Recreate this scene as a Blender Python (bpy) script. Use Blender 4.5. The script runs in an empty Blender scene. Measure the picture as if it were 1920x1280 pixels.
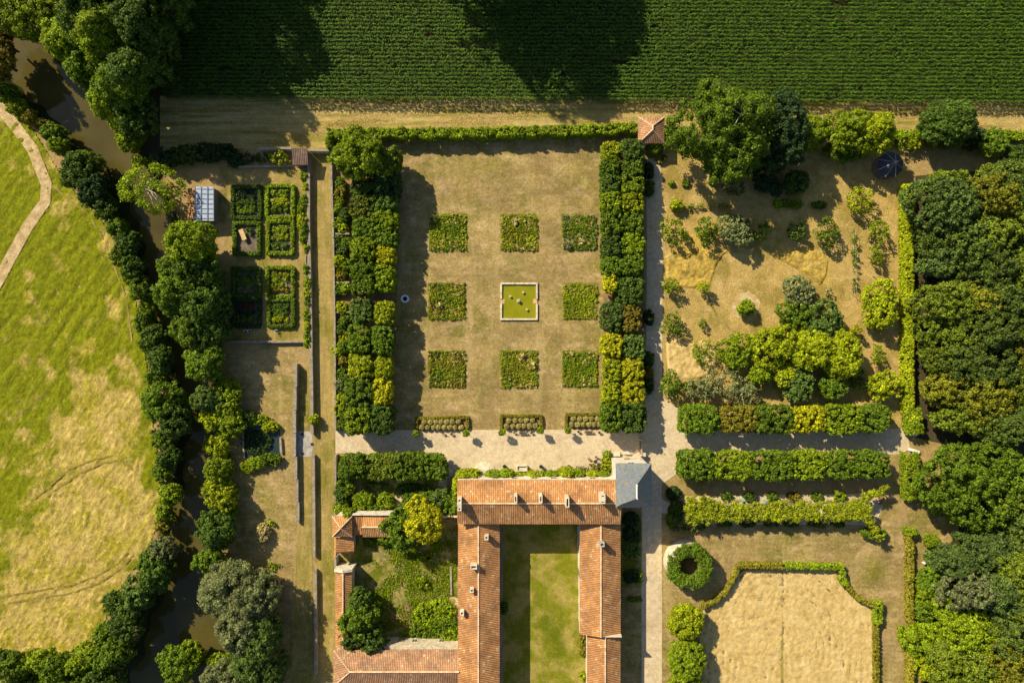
import bpy, bmesh, math, random
import numpy as np
from mathutils import Vector, Matrix

# ------------------------------------------------------------------ camera, sky, sun, exposure
C = bpy.context.scene.collection
scene = bpy.context.scene
HCAM = 128.0
cam_d = bpy.data.cameras.new('camera'); cam_d.lens = 24.0; cam_d.sensor_width = 36.0
cam_d.clip_start = 1.0; cam_d.clip_end = 6000.0
cam = bpy.data.objects.new('camera', cam_d); cam.location = (0, 0, HCAM); cam.rotation_euler = (0, 0, 0)
C.objects.link(cam); scene.camera = cam
SUN_EL = math.radians(35.3)
world = bpy.data.worlds.new('World'); scene.world = world; world.use_nodes = True
wn = world.node_tree.nodes; wl = world.node_tree.links
bg = wn.get('Background') or wn.new('ShaderNodeBackground')
sky = wn.new('ShaderNodeTexSky'); sky.sky_type = 'NISHITA'; sky.sun_disc = False
sky.sun_elevation = SUN_EL; sky.sun_rotation = math.radians(-45)   # sun in the upper left of the photograph
wl.new(sky.outputs[0], bg.inputs[0]); bg.inputs[1].default_value = 0.075
sd = bpy.data.lights.new('sun', 'SUN'); sd.energy = 5.0; sd.angle = math.radians(0.5); sd.color = (1.0, 0.87, 0.60)
sun = bpy.data.objects.new('sun', sd); C.objects.link(sun)
sun.rotation_euler = Vector((-1, 1, 1)).to_track_quat('Z', 'Y').to_euler()
scene.view_settings.view_transform = 'Standard'; scene.view_settings.look = 'None'
scene.view_settings.gamma = 1.0; scene.view_settings.exposure = 0.55
scene.cycles.max_bounces = 5; scene.cycles.diffuse_bounces = 3; scene.cycles.transparent_max_bounces = 4

rng = np.random.default_rng(7)
random.seed(7)
PI = math.pi

def P(px, py, h=0.0):
    k = (HCAM - h) / HCAM / 10.0
    return ((px - 960) * k, (640 - py) * k)

# ------------------------------------------------------------------ materials
def L3(c): return (c[0], c[1], c[2], 1.0)

class NT:
    def __init__(s, name):
        s.m = bpy.data.materials.new(name); s.m.use_nodes = True
        s.t = s.m.node_tree; s.n = s.t.nodes; s.l = s.t.links
        s.n.clear(); s.out = s.n.new('ShaderNodeOutputMaterial')
    def node(s, typ, **kw):
        n = s.n.new(typ)
        for k, v in kw.items():
            if k == 'ins':
                for kk, vv in v.items():
                    if hasattr(vv, 'links') or isinstance(vv, bpy.types.NodeSocket): s.l.new(vv, n.inputs[kk])
                    else: n.inputs[kk].default_value = vv
            else: setattr(n, k, v)
        return n
    def mix(s, f, a, b, mode='MIX'):
        n = s.n.new('ShaderNodeMix'); n.data_type = 'RGBA'; n.blend_type = mode; n.clamp_factor = True
        for i, v in ((0, f), (6, a), (7, b)):
            if isinstance(v, bpy.types.NodeSocket): s.l.new(v, n.inputs[i])
            else: n.inputs[i].default_value = v if i == 0 else L3(v)
        return n.outputs[2]
    def maprange(s, v, a, b, c=0.0, d=1.0):
        n = s.n.new('ShaderNodeMapRange'); s.l.new(v, n.inputs[0])
        for i, x in ((1, a), (2, b), (3, c), (4, d)): n.inputs[i].default_value = x
        return n.outputs[0]
    def math(s, op, a, b=0.0):
        n = s.n.new('ShaderNodeMath'); n.operation = op
        for i, v in ((0, a), (1, b)):
            if isinstance(v, bpy.types.NodeSocket): s.l.new(v, n.inputs[i])
            else: n.inputs[i].default_value = v
        return n.outputs[0]
    def coords(s, sc=(1, 1, 1), rot=0.0, kind='Object'):
        tc = s.n.new('ShaderNodeTexCoord'); mp = s.n.new('ShaderNodeMapping')
        mp.vector_type = 'TEXTURE'
        s.l.new(tc.outputs[kind], mp.inputs[0]); mp.inputs[3].default_value = tuple(1 / c for c in sc); mp.inputs[2].default_value = (0, 0, rot)
        return mp.outputs[0]
    def noise(s, sc, scale=(1, 1, 1), rot=0.0, detail=4, dist=0.0, rough=0.55, kind='Object'):
        n = s.n.new('ShaderNodeTexNoise'); n.inputs['Scale'].default_value = sc
        n.inputs['Detail'].default_value = detail; n.inputs['Roughness'].default_value = rough
        n.inputs['Distortion'].default_value = dist
        s.l.new(s.coords(scale, rot, kind), n.inputs['Vector']); return n.outputs[0]
    def finish(s, col, rough=0.9, bump=None, bstr=0.5, bdist=0.1, spec=0.15, metal=0.0):
        b = s.n.new('ShaderNodeBsdfPrincipled')
        if isinstance(col, bpy.types.NodeSocket): s.l.new(col, b.inputs['Base Color'])
        else: b.inputs['Base Color'].default_value = L3(col)
        b.inputs['Roughness'].default_value = rough; b.inputs['Metallic'].default_value = metal
        b.inputs['Specular IOR Level'].default_value = spec
        if bump is not None:
            bn = s.n.new('ShaderNodeBump'); bn.inputs['Strength'].default_value = bstr; bn.inputs['Distance'].default_value = bdist
            s.l.new(bump, bn.inputs['Height']); s.l.new(bn.outputs[0], b.inputs['Normal'])
        s.l.new(b.outputs[0], s.out.inputs[0]); return s.m

def ground_mat(name, base, layers=(), speck=(0.75, 1.3), sc=5.0, stretch=(1, 1, 1), rot=0.0, bstr=0.6, bdist=0.12, wet=None, rough=0.95, wetn=2.2, wr=(0.25, 0.75), streak=None):
    """layers: (colour, noise scale, lo, hi[, stretch, rot]);  wet: colour mixed in by the mesh attribute 'wet' roughened with noise"""
    t = NT(name); col = base
    for ly in layers:
        c, s_, lo, hi = ly[:4]
        st = ly[4] if len(ly) > 4 else (1, 1, 1); ro = ly[5] if len(ly) > 5 else 0.0
        col = t.mix(t.maprange(t.noise(s_, st, ro, 5), lo, hi), col, c)
    if wet is not None:
        at = t.node('ShaderNodeAttribute', attribute_name='wet')
        w = t.math('ADD', at.outputs['Fac'], t.math('MULTIPLY', t.math('SUBTRACT', t.noise(0.35, stretch, rot, 6, 0.4, 0.7), 0.5), wetn))
        col = t.mix(t.maprange(w, *wr), col, wet)
    f = t.noise(sc, stretch, rot, 6, 0.3, 0.75)
    f2 = t.noise(sc * 0.23, stretch, rot, 4, 0.2, 0.6)
    g = t.maprange(f, 0.3, 0.7, speck[0], speck[1])
    g2 = t.maprange(f2, 0.3, 0.7, 0.87, 1.13)
    gg = t.math('MULTIPLY', t.math('MULTIPLY', g, g2), t.maprange(t.noise(1.15, (1, 1, 1), 0.4, 5, 0.6, 0.7), 0.3, 0.7, 0.84, 1.16))
    for s_, st, ro, a, b in (streak or ()):
        gg = t.math('MULTIPLY', gg, t.maprange(t.noise(s_, st, ro, 4, 0.5, 0.65), 0.36, 0.64, a, b))
    cx = t.node('ShaderNodeCombineColor', ins={0: gg, 1: gg, 2: gg})
    col = t.mix(1.0, col, cx.outputs[0], 'MULTIPLY')
    return t.finish(col, rough, f, bstr, bdist)

def leaf_mat(name, c, hi=1.8, lo=0.42, yellow=0.0, trans=0.32):
    t = NT(name)
    geo = t.node('ShaderNodeNewGeometry'); oi = t.node('ShaderNodeObjectInfo')
    r = geo.outputs['Random Per Island']
    dark = tuple(x * lo for x in c); lite = (c[0] * hi * 1.12, c[1] * hi, c[2] * hi * 0.9)
    col = t.mix(r, dark, lite)
    if yellow: col = t.mix(t.maprange(r, 1 - yellow, 1 - yellow + 0.02), col, (0.34, 0.30, 0.03))
    n = t.noise(0.55, detail=2)
    b = t.math('MULTIPLY', t.maprange(n, 0.3, 0.7, 0.78, 1.22), t.maprange(oi.outputs['Random'], 0, 1, 0.85, 1.18))
    cx = t.node('ShaderNodeCombineColor', ins={0: b, 1: b, 2: b})
    col = t.mix(1.0, col, cx.outputs[0], 'MULTIPLY')
    d = t.node('ShaderNodeBsdfPrincipled', ins={'Base Color': col, 'Roughness': 0.6, 'Specular IOR Level': 0.25})
    tr = t.node('ShaderNodeBsdfTranslucent', ins={0: t.mix(1.0, col, (1.25, 1.15, 0.5), 'MULTIPLY')})
    m = t.node('ShaderNodeMixShader', ins={0: trans, 1: d.outputs[0], 2: tr.outputs[0]})
    t.l.new(m.outputs[0], t.out.inputs[0]); return t.m

GR = {
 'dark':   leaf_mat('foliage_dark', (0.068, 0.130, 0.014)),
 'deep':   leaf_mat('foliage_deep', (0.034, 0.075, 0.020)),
 'mid':    leaf_mat('foliage_mid', (0.108, 0.190, 0.009)),
 'fresh':  leaf_mat('foliage_fresh', (0.178, 0.270, 0.006)),
 'lime':   leaf_mat('foliage_lime', (0.262, 0.340, 0.006)),
 'yellow': leaf_mat('foliage_yellow', (0.340, 0.375, 0.006)),
 'olive':  leaf_mat('foliage_olive', (0.190, 0.190, 0.016)),
 'brown':  leaf_mat('foliage_brown', (0.175, 0.160, 0.018)),
 'blue':   leaf_mat('foliage_blue', (0.095, 0.165, 0.030)),
 'silver': leaf_mat('foliage_silver', (0.190, 0.240, 0.100), hi=1.6),
 'speck':  leaf_mat('foliage_fruiting', (0.110, 0.175, 0.010), yellow=0.10),
 'box':    leaf_mat('foliage_box', (0.42, 0.40, 0.15), hi=1.25, lo=0.75),
 'cream':  leaf_mat('foliage_blossom', (0.50, 0.46, 0.22), hi=1.5),
 'purple': leaf_mat('foliage_purple', (0.10, 0.05, 0.04)),
 'woodolive': leaf_mat('foliage_wood_olive', (0.165, 0.190, 0.012), hi=1.9, lo=0.35),
 'woodblue': leaf_mat('foliage_wood_blue', (0.085, 0.145, 0.030), hi=1.8, lo=0.4),
 'vine':   leaf_mat('foliage_vine', (0.26, 0.33, 0.008)),
 'wooddark': leaf_mat('foliage_wood_dark', (0.078, 0.128, 0.018), hi=1.9, lo=0.35),
 'woodmid': leaf_mat('foliage_wood_mid', (0.125, 0.185, 0.013), hi=1.9, lo=0.35),
 'corn':   leaf_mat('foliage_corn', (0.052, 0.115, 0.007), hi=1.9, lo=0.45, trans=0.28),
 'grass':  leaf_mat('foliage_grass', (0.230, 0.235, 0.014), hi=1.35, lo=0.7),
 'straw':  leaf_mat('foliage_straw', (0.56, 0.42, 0.16), hi=1.15, lo=0.8, trans=0.08),
 'gold':   leaf_mat('foliage_gold', (0.56, 0.41, 0.14), hi=1.15, lo=0.85, trans=0.05),
}
def bark(name, c):
    t = NT(name); n = t.noise(3.0, (1, 1, 0.2), detail=5)
    return t.finish(t.mix(n, tuple(x * 0.6 for x in c), tuple(x * 1.5 for x in c)), 0.9, n, 0.8, 0.05)
BARK = bark('bark', (0.10, 0.075, 0.05)); DEADWOOD = bark('dead_wood', (0.42, 0.38, 0.32))

def stone(name, c, sc=2.0, rough=0.9, bstr=0.6):
    t = NT(name)
    a = t.noise(sc, detail=6, rough=0.7); b = t.noise(sc * 5, detail=3)
    col = t.mix(t.maprange(a, 0.35, 0.65), tuple(x * 0.62 for x in c), tuple(x * 1.2 for x in c))
    col = t.mix(t.maprange(b, 0.55, 0.75, 0, 0.5), col, (c[0] * 0.5, c[1] * 0.48, c[2] * 0.4))
    return t.finish(col, rough, b, bstr, 0.05)
M = {}
M['limestone'] = stone('limestone', (0.56, 0.48, 0.36))
M['white_wall'] = stone('rendered_wall', (0.66, 0.60, 0.50), 0.8)
M['grey_stone'] = stone('grey_stone', (0.27, 0.235, 0.195), 2.5)
M['coping'] = stone('weathered_coping', (0.30, 0.26, 0.205), 1.5)
M['pale_stone'] = stone('pale_stone', (0.66, 0.58, 0.46), 1.5)
M['concrete'] = stone('concrete', (0.40, 0.37, 0.33), 1.0)
M['wood'] = bark('weathered_wood', (0.20, 0.15, 0.10))
M['pine'] = bark('raw_pine', (0.52, 0.36, 0.18))
M['dark_metal'] = NT('dark_metal').finish((0.05, 0.045, 0.04), 0.5)
M['white_paint'] = NT('white_paint').finish((0.75, 0.75, 0.74), 0.4)
M['teal_paint'] = NT('teal_paint').finish((0.22, 0.42, 0.33), 0.5)
M['black'] = NT('flat_black').finish((0.012, 0.011, 0.010), 0.9)
M['glass'] = NT('window_glass').finish((0.03, 0.04, 0.05), 0.08, spec=0.6)
M['hose'] = NT('hose_rubber').finish((0.16, 0.26, 0.14), 0.5)
M['pot'] = NT('terracotta_pot').finish((0.10, 0.06, 0.045), 0.8)

def tile_mat(name, c1, c2, c3, period=0.32):
    t = NT(name)
    uv = t.node('ShaderNodeUVMap'); sp = t.node('ShaderNodeSeparateXYZ', ins={0: uv.outputs[0]})
    u = t.math('DIVIDE', sp.outputs[0], period); v = t.math('DIVIDE', sp.outputs[1], 0.42)
    cell = t.node('ShaderNodeCombineXYZ', ins={0: t.math('FLOOR', u), 1: t.math('FLOOR', v)})
    wnz = t.node('ShaderNodeTexWhiteNoise', noise_dimensions='2D', ins={0: cell.outputs[0]})
    col = t.mix(t.maprange(wnz.outputs[0], -0.3, 1.3), c1, c2)
    col = t.mix(t.maprange(wnz.outputs[0], 0.955, 0.965, 0, 0.7), col, c3)
    big = t.noise(0.35, detail=5, rough=0.7)
    col = t.mix(t.maprange(big, 0.42, 0.62, 0, 0.65), col, (c1[0] * 0.48, c1[1] * 0.55, c1[2] * 0.75))
    lich = t.noise(1.7, detail=5, rough=0.8)
    col = t.mix(t.maprange(lich, 0.60, 0.72, 0, 0.5), col, (0.42, 0.36, 0.26))
    col = t.mix(t.maprange(lich, 0.40, 0.30, 0, 0.45), col, (0.16, 0.09, 0.06))
    w = t.math('ABSOLUTE', t.math('SINE', t.math('MULTIPLY', u, PI)))
    row = t.math('FRACT', v)
    hgt = t.math('ADD', t.math('POWER', w, 0.6), t.math('MULTIPLY', row, 0.35))
    hgt = t.math('ADD', hgt, t.math('MULTIPLY', wnz.outputs[0], 0.25))
    col = t.mix(t.maprange(w, 0.0, 0.55, 0.7, 0.0), col, (0.07, 0.035, 0.02))  # occlusion shade between tile columns, painted into the colour
    return t.finish(col, 0.85, hgt, 0.8, 0.09)
M['tile'] = tile_mat('roman_tile_roof', (0.44, 0.190, 0.065), (0.66, 0.360, 0.155), (0.68, 0.54, 0.40))
M['tile_old'] = tile_mat('weathered_tile_roof', (0.40, 0.20, 0.10), (0.60, 0.35, 0.20), (0.62, 0.54, 0.42))
M['tile_brown'] = tile_mat('brown_tile_roof', (0.17, 0.11, 0.085), (0.27, 0.19, 0.155), (0.3, 0.24, 0.2))
M['ridge'] = stone('mortared_ridge', (0.74, 0.52, 0.34), 1.5)
def slate():
    t = NT('slate_roof')
    uv = t.node('ShaderNodeUVMap'); sp = t.node('ShaderNodeSeparateXYZ', ins={0: uv.outputs[0]})
    cell = t.node('ShaderNodeCombineXYZ', ins={0: t.math('FLOOR', t.math('DIVIDE', sp.outputs[0], 0.25)), 1: t.math('FLOOR', t.math('DIVIDE', sp.outputs[1], 0.2))})
    wz = t.node('ShaderNodeTexWhiteNoise', noise_dimensions='2D', ins={0: cell.outputs[0]})
    col = t.mix(wz.outputs[0], (0.11, 0.14, 0.19), (0.20, 0.23, 0.27))
    n = t.noise(1.1, detail=6, rough=0.75)
    col = t.mix(t.maprange(n, 0.48, 0.64, 0, 0.75), col, (0.25, 0.22, 0.11))
    return t.finish(col, 0.5, wz.outputs[0], 0.25, 0.03, 0.4)
M['slate'] = slate()
def metal_sheet():
    t = NT('sheet_metal_roof'); n = t.noise(1.2, detail=4)
    return t.finish(t.mix(n, (0.20, 0.26, 0.40), (0.50, 0.55, 0.66)), 0.4, spec=0.5)
M['sheet'] = metal_sheet()
def blue_felt():
    t = NT('shaded_gazebo_felt'); n = t.noise(2.2, detail=5)
    return t.finish(t.mix(n, (0.03, 0.035, 0.055), (0.065, 0.07, 0.10)), 0.7)  # felt colour lowered to carry the shade of the surrounding trees
M['felt'] = blue_felt()
def water(name, c, c2, rough=0.06, sc=0.5, spec=0.45):
    t = NT(name); n = t.noise(sc, detail=3)
    return t.finish(t.mix(t.maprange(n, 0.35, 0.65), c, c2), rough, t.noise(3.0, detail=3), 0.10, 0.03, spec)
M['river'] = water('murky_river_water', (0.062, 0.052, 0.016), (0.095, 0.078, 0.022), sc=0.12, spec=0.28)
M['pond'] = water('green_pond_water', (0.200, 0.200, 0.004), (0.250, 0.240, 0.005), 0.15)
M['weed'] = water('weedy_basin_water', (0.02, 0.035, 0.035), (0.03, 0.05, 0.04), 0.2)

# ground covers
M['ground'] = ground_mat('dry_grass_ground', (0.340, 0.240, 0.100), [((0.175, 0.155, 0.035), 0.16, 0.50, 0.66), ((0.36, 0.25, 0.12), 0.30, 0.52, 0.7)], sc=3.5, bstr=0.8, bdist=0.15, wet=(0.022, 0.028, 0.008), wetn=0.8, speck=(0.7, 1.32))
M['lawn'] = ground_mat('parched_lawn', (0.325, 0.232, 0.096), [((0.205, 0.180, 0.042), 0.11, 0.44, 0.62), ((0.27, 0.20, 0.07), 0.55, 0.46, 0.60, (0.07, 1.4, 1)), ((0.36, 0.27, 0.11), 0.25, 0.52, 0.66, (1.2, 0.12, 1)), ((0.41, 0.295, 0.145), 0.35, 0.5, 0.66, (0.8, 1.3, 1)), ((0.205, 0.155, 0.055), 1.3, 0.56, 0.75, (0.8, 1.4, 1)), ((0.46, 0.345, 0.175), 1.8, 0.58, 0.75)], sc=4.5, stretch=(0.8, 1.3, 1), bstr=0.8, bdist=0.14, speck=(0.64, 1.38), wet=(0.180, 0.172, 0.020), streak=((1.2, (0.05, 1.2, 1), 0.0, 0.94, 1.06), (0.16, (1, 1, 1), 0.7, 0.80, 1.16), (2.2, (1, 1, 1), 0.3, 0.88, 1.12)))
M['strip'] = ground_mat('mown_strip_grass', (0.330, 0.245, 0.085), [((0.185, 0.165, 0.028), 0.22, 0.42, 0.62, (1, 0.4, 1)), ((0.35, 0.25, 0.10), 0.5, 0.52, 0.7)], sc=4.0, bstr=0.7, bdist=0.12, wet=(0.13, 0.14, 0.02), speck=(0.66, 1.36), streak=((1.3, (1.2, 0.1, 1), 0.0, 0.88, 1.12),))
M['court'] = ground_mat('courtyard_grass', (0.300, 0.245, 0.062), [((0.170, 0.175, 0.012), 0.25, 0.42, 0.56)], sc=3.5, bstr=0.5, wet=(0.110, 0.132, 0.004), speck=(0.72, 1.3))
M['orchard'] = ground_mat('golden_orchard_grass', (0.440, 0.310, 0.105), [((0.300, 0.225, 0.058), 0.18, 0.45, 0.6), ((0.50, 0.36, 0.15), 0.4, 0.52, 0.7)], sc=3.2, bstr=1.0, bdist=0.18, wet=(0.470, 0.330, 0.070), speck=(0.68, 1.34))
M['meadow'] = ground_mat('mown_meadow', (0.430, 0.320, 0.090), [((0.31, 0.262, 0.028), 0.22, 0.42, 0.60), ((0.50, 0.38, 0.14), 0.9, 0.54, 0.68)], sc=3.2, bstr=0.9, bdist=0.2, wet=(0.172, 0.188, 0.004), speck=(0.58, 1.45), wetn=1.2, wr=(0.2, 0.9), streak=((0.9, (0.16, 1.3, 1), 0.95, 0.80, 1.18), (2.4, (0.3, 1.4, 1), 1.15, 0.82, 1.18)))
M['margin'] = ground_mat('mown_field_margin', (0.450, 0.345, 0.125), [((0.260, 0.220, 0.045), 0.5, 0.44, 0.6, (0.12, 1.6, 1)), ((0.48, 0.36, 0.16), 0.8, 0.52, 0.66, (0.08, 1.5, 1))], sc=3.5, stretch=(0.8, 1.4, 1), bstr=1.0, bdist=0.18, speck=(0.68, 1.34), streak=((1.1, (0.07, 1.3, 1), 0.0, 0.84, 1.14),))
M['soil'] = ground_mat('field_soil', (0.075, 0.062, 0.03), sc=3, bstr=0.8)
M['hay'] = ground_mat('raked_straw_field', (0.580, 0.420, 0.170), [((0.47, 0.33, 0.115), 0.5, 0.5, 0.66), ((0.64, 0.48, 0.22), 0.3, 0.5, 0.66)], sc=4.5, bstr=1.0, bdist=0.16, speck=(0.78, 1.2), wet=(0.30, 0.24, 0.05), wetn=0.5)
M['gravel'] = ground_mat('pale_gravel', (0.560, 0.455, 0.305), [((0.49, 0.39, 0.26), 0.35, 0.45, 0.65), ((0.61, 0.50, 0.35), 1.2, 0.5, 0.7), ((0.42, 0.33, 0.21), 0.12, 0.60, 0.75)], sc=9, speck=(0.88, 1.12), bstr=0.4, bdist=0.05)
M['track'] = ground_mat('pale_dirt', (0.60, 0.455, 0.255), [((0.45, 0.32, 0.15), 0.7, 0.4, 0.6)], sc=3.5, bstr=1.0, bdist=0.2, speck=(0.7, 1.25))
M['earth'] = ground_mat('bare_earth', (0.300, 0.170, 0.085), [((0.22, 0.14, 0.075), 0.5, 0.4, 0.6)], sc=4, bstr=0.6)
M['bed'] = ground_mat('garden_soil', (0.13, 0.105, 0.075), [((0.19, 0.15, 0.11), 0.6, 0.45, 0.6)], sc=5, bstr=1.0)
M['garden'] = ground_mat('overgrown_grass', (0.330, 0.265, 0.090), [((0.140, 0.155, 0.012), 0.30, 0.44, 0.56), ((0.190, 0.195, 0.095), 0.4, 0.56, 0.66), ((0.10, 0.12, 0.01), 1.4, 0.52, 0.66)], sc=3, bstr=1.0, bdist=0.25, speck=(0.6, 1.4))
M['rut'] = ground_mat('wheel_rut_grass', (0.24, 0.185, 0.04), sc=3, bstr=1.0, speck=(0.5, 1.5))
M['gold'] = ground_mat('tall_golden_grass', (0.540, 0.375, 0.075), [((0.33, 0.23, 0.045), 0.5, 0.45, 0.6), ((0.52, 0.38, 0.12), 0.8, 0.5, 0.66)], sc=4.5, bstr=1.0, bdist=0.25, speck=(0.6, 1.4), streak=((2.2, (0.5, 1.5, 1), 0.4, 0.82, 1.18),))
M['pebble'] = ground_mat('sparse_pebbles', (0.53, 0.42, 0.25), [((0.44, 0.31, 0.12), 0.7, 0.42, 0.56)], sc=5, speck=(0.75, 1.25), bstr=0.8)
M['moss'] = ground_mat('mossy_joint', (0.16, 0.15, 0.02), sc=6)
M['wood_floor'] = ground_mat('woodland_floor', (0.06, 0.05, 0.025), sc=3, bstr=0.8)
# ------------------------------------------------------------------ object helpers
def tag(o, label=None, cat=None, group=None, kind=None):
    if label: o['label'] = label
    if cat: o['category'] = cat
    if group: o['group'] = group
    if kind: o['kind'] = kind
    return o
def empty(name, loc, label, cat, group=None, rz=0.0):
    o = bpy.data.objects.new(name, None); C.objects.link(o); o.location = loc; o.rotation_euler = (0, 0, rz)
    o.empty_display_size = 0.5
    return tag(o, label, cat, group)
def link(name, me, parent=None):
    o = bpy.data.objects.new(name, me); C.objects.link(o)
    if parent is not None: o.parent = parent
    return o
def np_mesh(name, V, F, mat, smooth=False):
    """V (n,3); F list of (m,k) int arrays"""
    me = bpy.data.meshes.new(name)
    tot = [np.full(len(f), f.shape[1], np.int32) for f in F]
    idx = np.concatenate([f.ravel() for f in F]).astype(np.int32); tot = np.concatenate(tot)
    start = np.concatenate([[0], np.cumsum(tot)[:-1]]).astype(np.int32)
    me.vertices.add(len(V)); me.vertices.foreach_set('co', np.asarray(V, np.float32).ravel())
    me.loops.add(len(idx)); me.loops.foreach_set('vertex_index', idx)
    me.polygons.add(len(tot)); me.polygons.foreach_set('loop_start', start); me.polygons.foreach_set('loop_total', tot)
    me.update(calc_edges=True)
    if smooth: me.polygons.foreach_set('use_smooth', np.ones(len(tot), bool))
    me.materials.append(mat); return me

class MB:
    """collects simple solids in one mesh"""
    def __init__(s): s.bm = bmesh.new()
    def poly(s, pts):
        return s.bm.faces.new([s.bm.verts.new(p) for p in pts])
    def box(s, x0, x1, y0, y1, z0, z1, rz=0.0, c=None, taper=0.0):
        c = c or ((x0 + x1) / 2, (y0 + y1) / 2); v = []
        for z, t in ((z0, 0), (z1, taper)):
            for x, y in ((x0 + t, y0 + t), (x1 - t, y0 + t), (x1 - t, y1 - t), (x0 + t, y1 - t)):
                dx, dy = x - c[0], y - c[1]
                v.append(s.bm.verts.new((c[0] + dx * math.cos(rz) - dy * math.sin(rz), c[1] + dx * math.sin(rz) + dy * math.cos(rz), z)))
        for f in ((3, 2, 1, 0), (4, 5, 6, 7), (0, 1, 5, 4), (1, 2, 6, 5), (2, 3, 7, 6), (3, 0, 4, 7)):
            s.bm.faces.new([v[i] for i in f])
    def tube(s, a, b, r0, r1=None, n=8):
        r1 = r0 if r1 is None else r1; a = Vector(a); b = Vector(b); d = (b - a).normalized()
        q = d.to_track_quat('Z', 'Y'); R = []
        for p, r in ((a, r0), (b, r1)):
            R.append([s.bm.verts.new(p + q @ Vector((r * math.cos(2 * PI * i / n), r * math.sin(2 * PI * i / n), 0))) for i in range(n)])
        for i in range(n): s.bm.faces.new([R[0][i], R[0][(i + 1) % n], R[1][(i + 1) % n], R[1][i]])
        s.bm.faces.new(R[0][::-1]); s.bm.faces.new(R[1])
    def lathe(s, cx, cy, prof, n=24, closed=False):
        rings = [[s.bm.verts.new((cx + r * math.cos(2 * PI * i / n), cy + r * math.sin(2 * PI * i / n), z)) for i in range(n)] for r, z in prof]
        m = len(rings)
        for j in range(m if closed else m - 1):
            A, B = rings[j], rings[(j + 1) % m]
            for i in range(n): s.bm.faces.new([A[i], A[(i + 1) % n], B[(i + 1) % n], B[i]])
        if not closed:
            s.bm.faces.new(rings[0][::-1]); s.bm.faces.new(rings[-1])
    def build(s, name, mat, parent=None, bevel=0.0, jitter=0.0, smooth=False, uv=False):
        bm = s.bm
        bmesh.ops.recalc_face_normals(bm, faces=bm.faces)
        if bevel: bmesh.ops.bevel(bm, geom=list(bm.edges), offset=bevel, segments=1, affect='EDGES')
        if jitter:
            for v in bm.verts: v.co += Vector((random.uniform(-1, 1), random.uniform(-1, 1), random.uniform(-1, 1))) * jitter
        if uv: roof_uv(bm)
        me = bpy.data.meshes.new(name); bm.to_mesh(me); bm.free(); me.materials.append(mat)
        if smooth: me.polygons.foreach_set('use_smooth', np.ones(len(me.polygons), bool))
        return link(name, me, parent)

def roof_uv(bm):
    lay = bm.loops.layers.uv.new('UVMap')
    for f in bm.faces:
        f.normal_update(); n = f.normal
        u = Vector((0, 0, 1)).cross(n)
        u = u.normalized() if u.length > 1e-3 else Vector((1, 0, 0))
        v = n.cross(u)
        for lp in f.loops: lp[lay].uv = (lp.vert.co.dot(u), lp.vert.co.dot(v))

# icosahedron for the inside of leaf clumps
_t = (1 + 5 ** 0.5) / 2
ICO_V = np.array([(-1, _t, 0), (1, _t, 0), (-1, -_t, 0), (1, -_t, 0), (0, -1, _t), (0, 1, _t), (0, -1, -_t), (0, 1, -_t), (_t, 0, -1), (_t, 0, 1), (-_t, 0, -1), (-_t, 0, 1)]) / math.hypot(1, _t)
ICO_F = np.array([(0, 11, 5), (0, 5, 1), (0, 1, 7), (0, 7, 10), (0, 10, 11), (1, 5, 9), (5, 11, 4), (11, 10, 2), (10, 7, 6), (7, 1, 8), (3, 9, 4), (3, 4, 2), (3, 2, 6), (3, 6, 8), (3, 8, 9), (4, 9, 5), (2, 4, 11), (6, 2, 10), (8, 6, 7), (9, 8, 1)])

def unit(a): return a / np.maximum(np.linalg.norm(a, axis=1, keepdims=True), 1e-6)
def blades(pos, nrm, size, aspect=1.6, var=0.35):
    """diamond leaf faces: centre, normal"""
    n = len(pos)
    t = unit(np.cross(nrm, rng.normal(size=(n, 3)))); b = np.cross(nrm, t)
    s = size * (1 + var * rng.uniform(-1, 1, (n, 1)))
    a = t * s; c = b * s / aspect
    V = np.stack([pos - a, pos - c + nrm * s * 0.15, pos + a, pos + c + nrm * s * 0.15], 1).reshape(-1, 3)
    return V, np.arange(4 * n).reshape(-1, 4)

def lobes_mesh(name, cen, rad, outd, mat, leaf=0.2, dens=15.0, aspect=1.6, spread=0.55, core=0.72, zmin=0.03, up=0.0):
    """leaf clumps: lobes with centres/radii; leaves spread over each lobe's outer side"""
    K = np.maximum(6, (rad ** 2 * 4 * PI * 0.62 * dens * (0.2 / leaf) ** 2)).astype(int)
    K = np.maximum(5, K * rng.uniform(0.55, 1.3, len(K))).astype(int)
    idx = np.repeat(np.arange(len(cen)), K)
    u = unit(rng.normal(size=(len(idx), 3)) + 0.85 * outd[idx] + np.array([0, 0, up]))
    pos = cen[idx] + u * rad[idx, None] * rng.uniform(0.75, 1.0, (len(idx), 1)) * np.where(rng.uniform(size=(len(idx), 1)) < .14, rng.uniform(1.1, 1.55, (len(idx), 1)), 1.08)
    nr = unit(u + spread * rng.normal(size=(len(idx), 3)) + np.array([-0.12, 0.12, 0.22]))
    keep = pos[:, 2] > zmin
    V, F = blades(pos[keep], nr[keep], leaf, aspect)
    Fs = [F]; Vs = [V]
    if core > 0:
        cv = cen[:, None, :] + ICO_V[None] * rad[:, None, None] * core * rng.uniform(0.85, 1.1, (len(cen), 12, 1))
        cv[:, :, 2] = np.maximum(cv[:, :, 2], zmin - 0.02)
        cf = ICO_F[None] + (np.arange(len(cen)) * 12)[:, None, None] + len(V)
        Vs.append(cv.reshape(-1, 3)); Fs.append(cf.reshape(-1, 3))
    return np_mesh(name, np.concatenate(Vs), Fs, mat)

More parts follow.
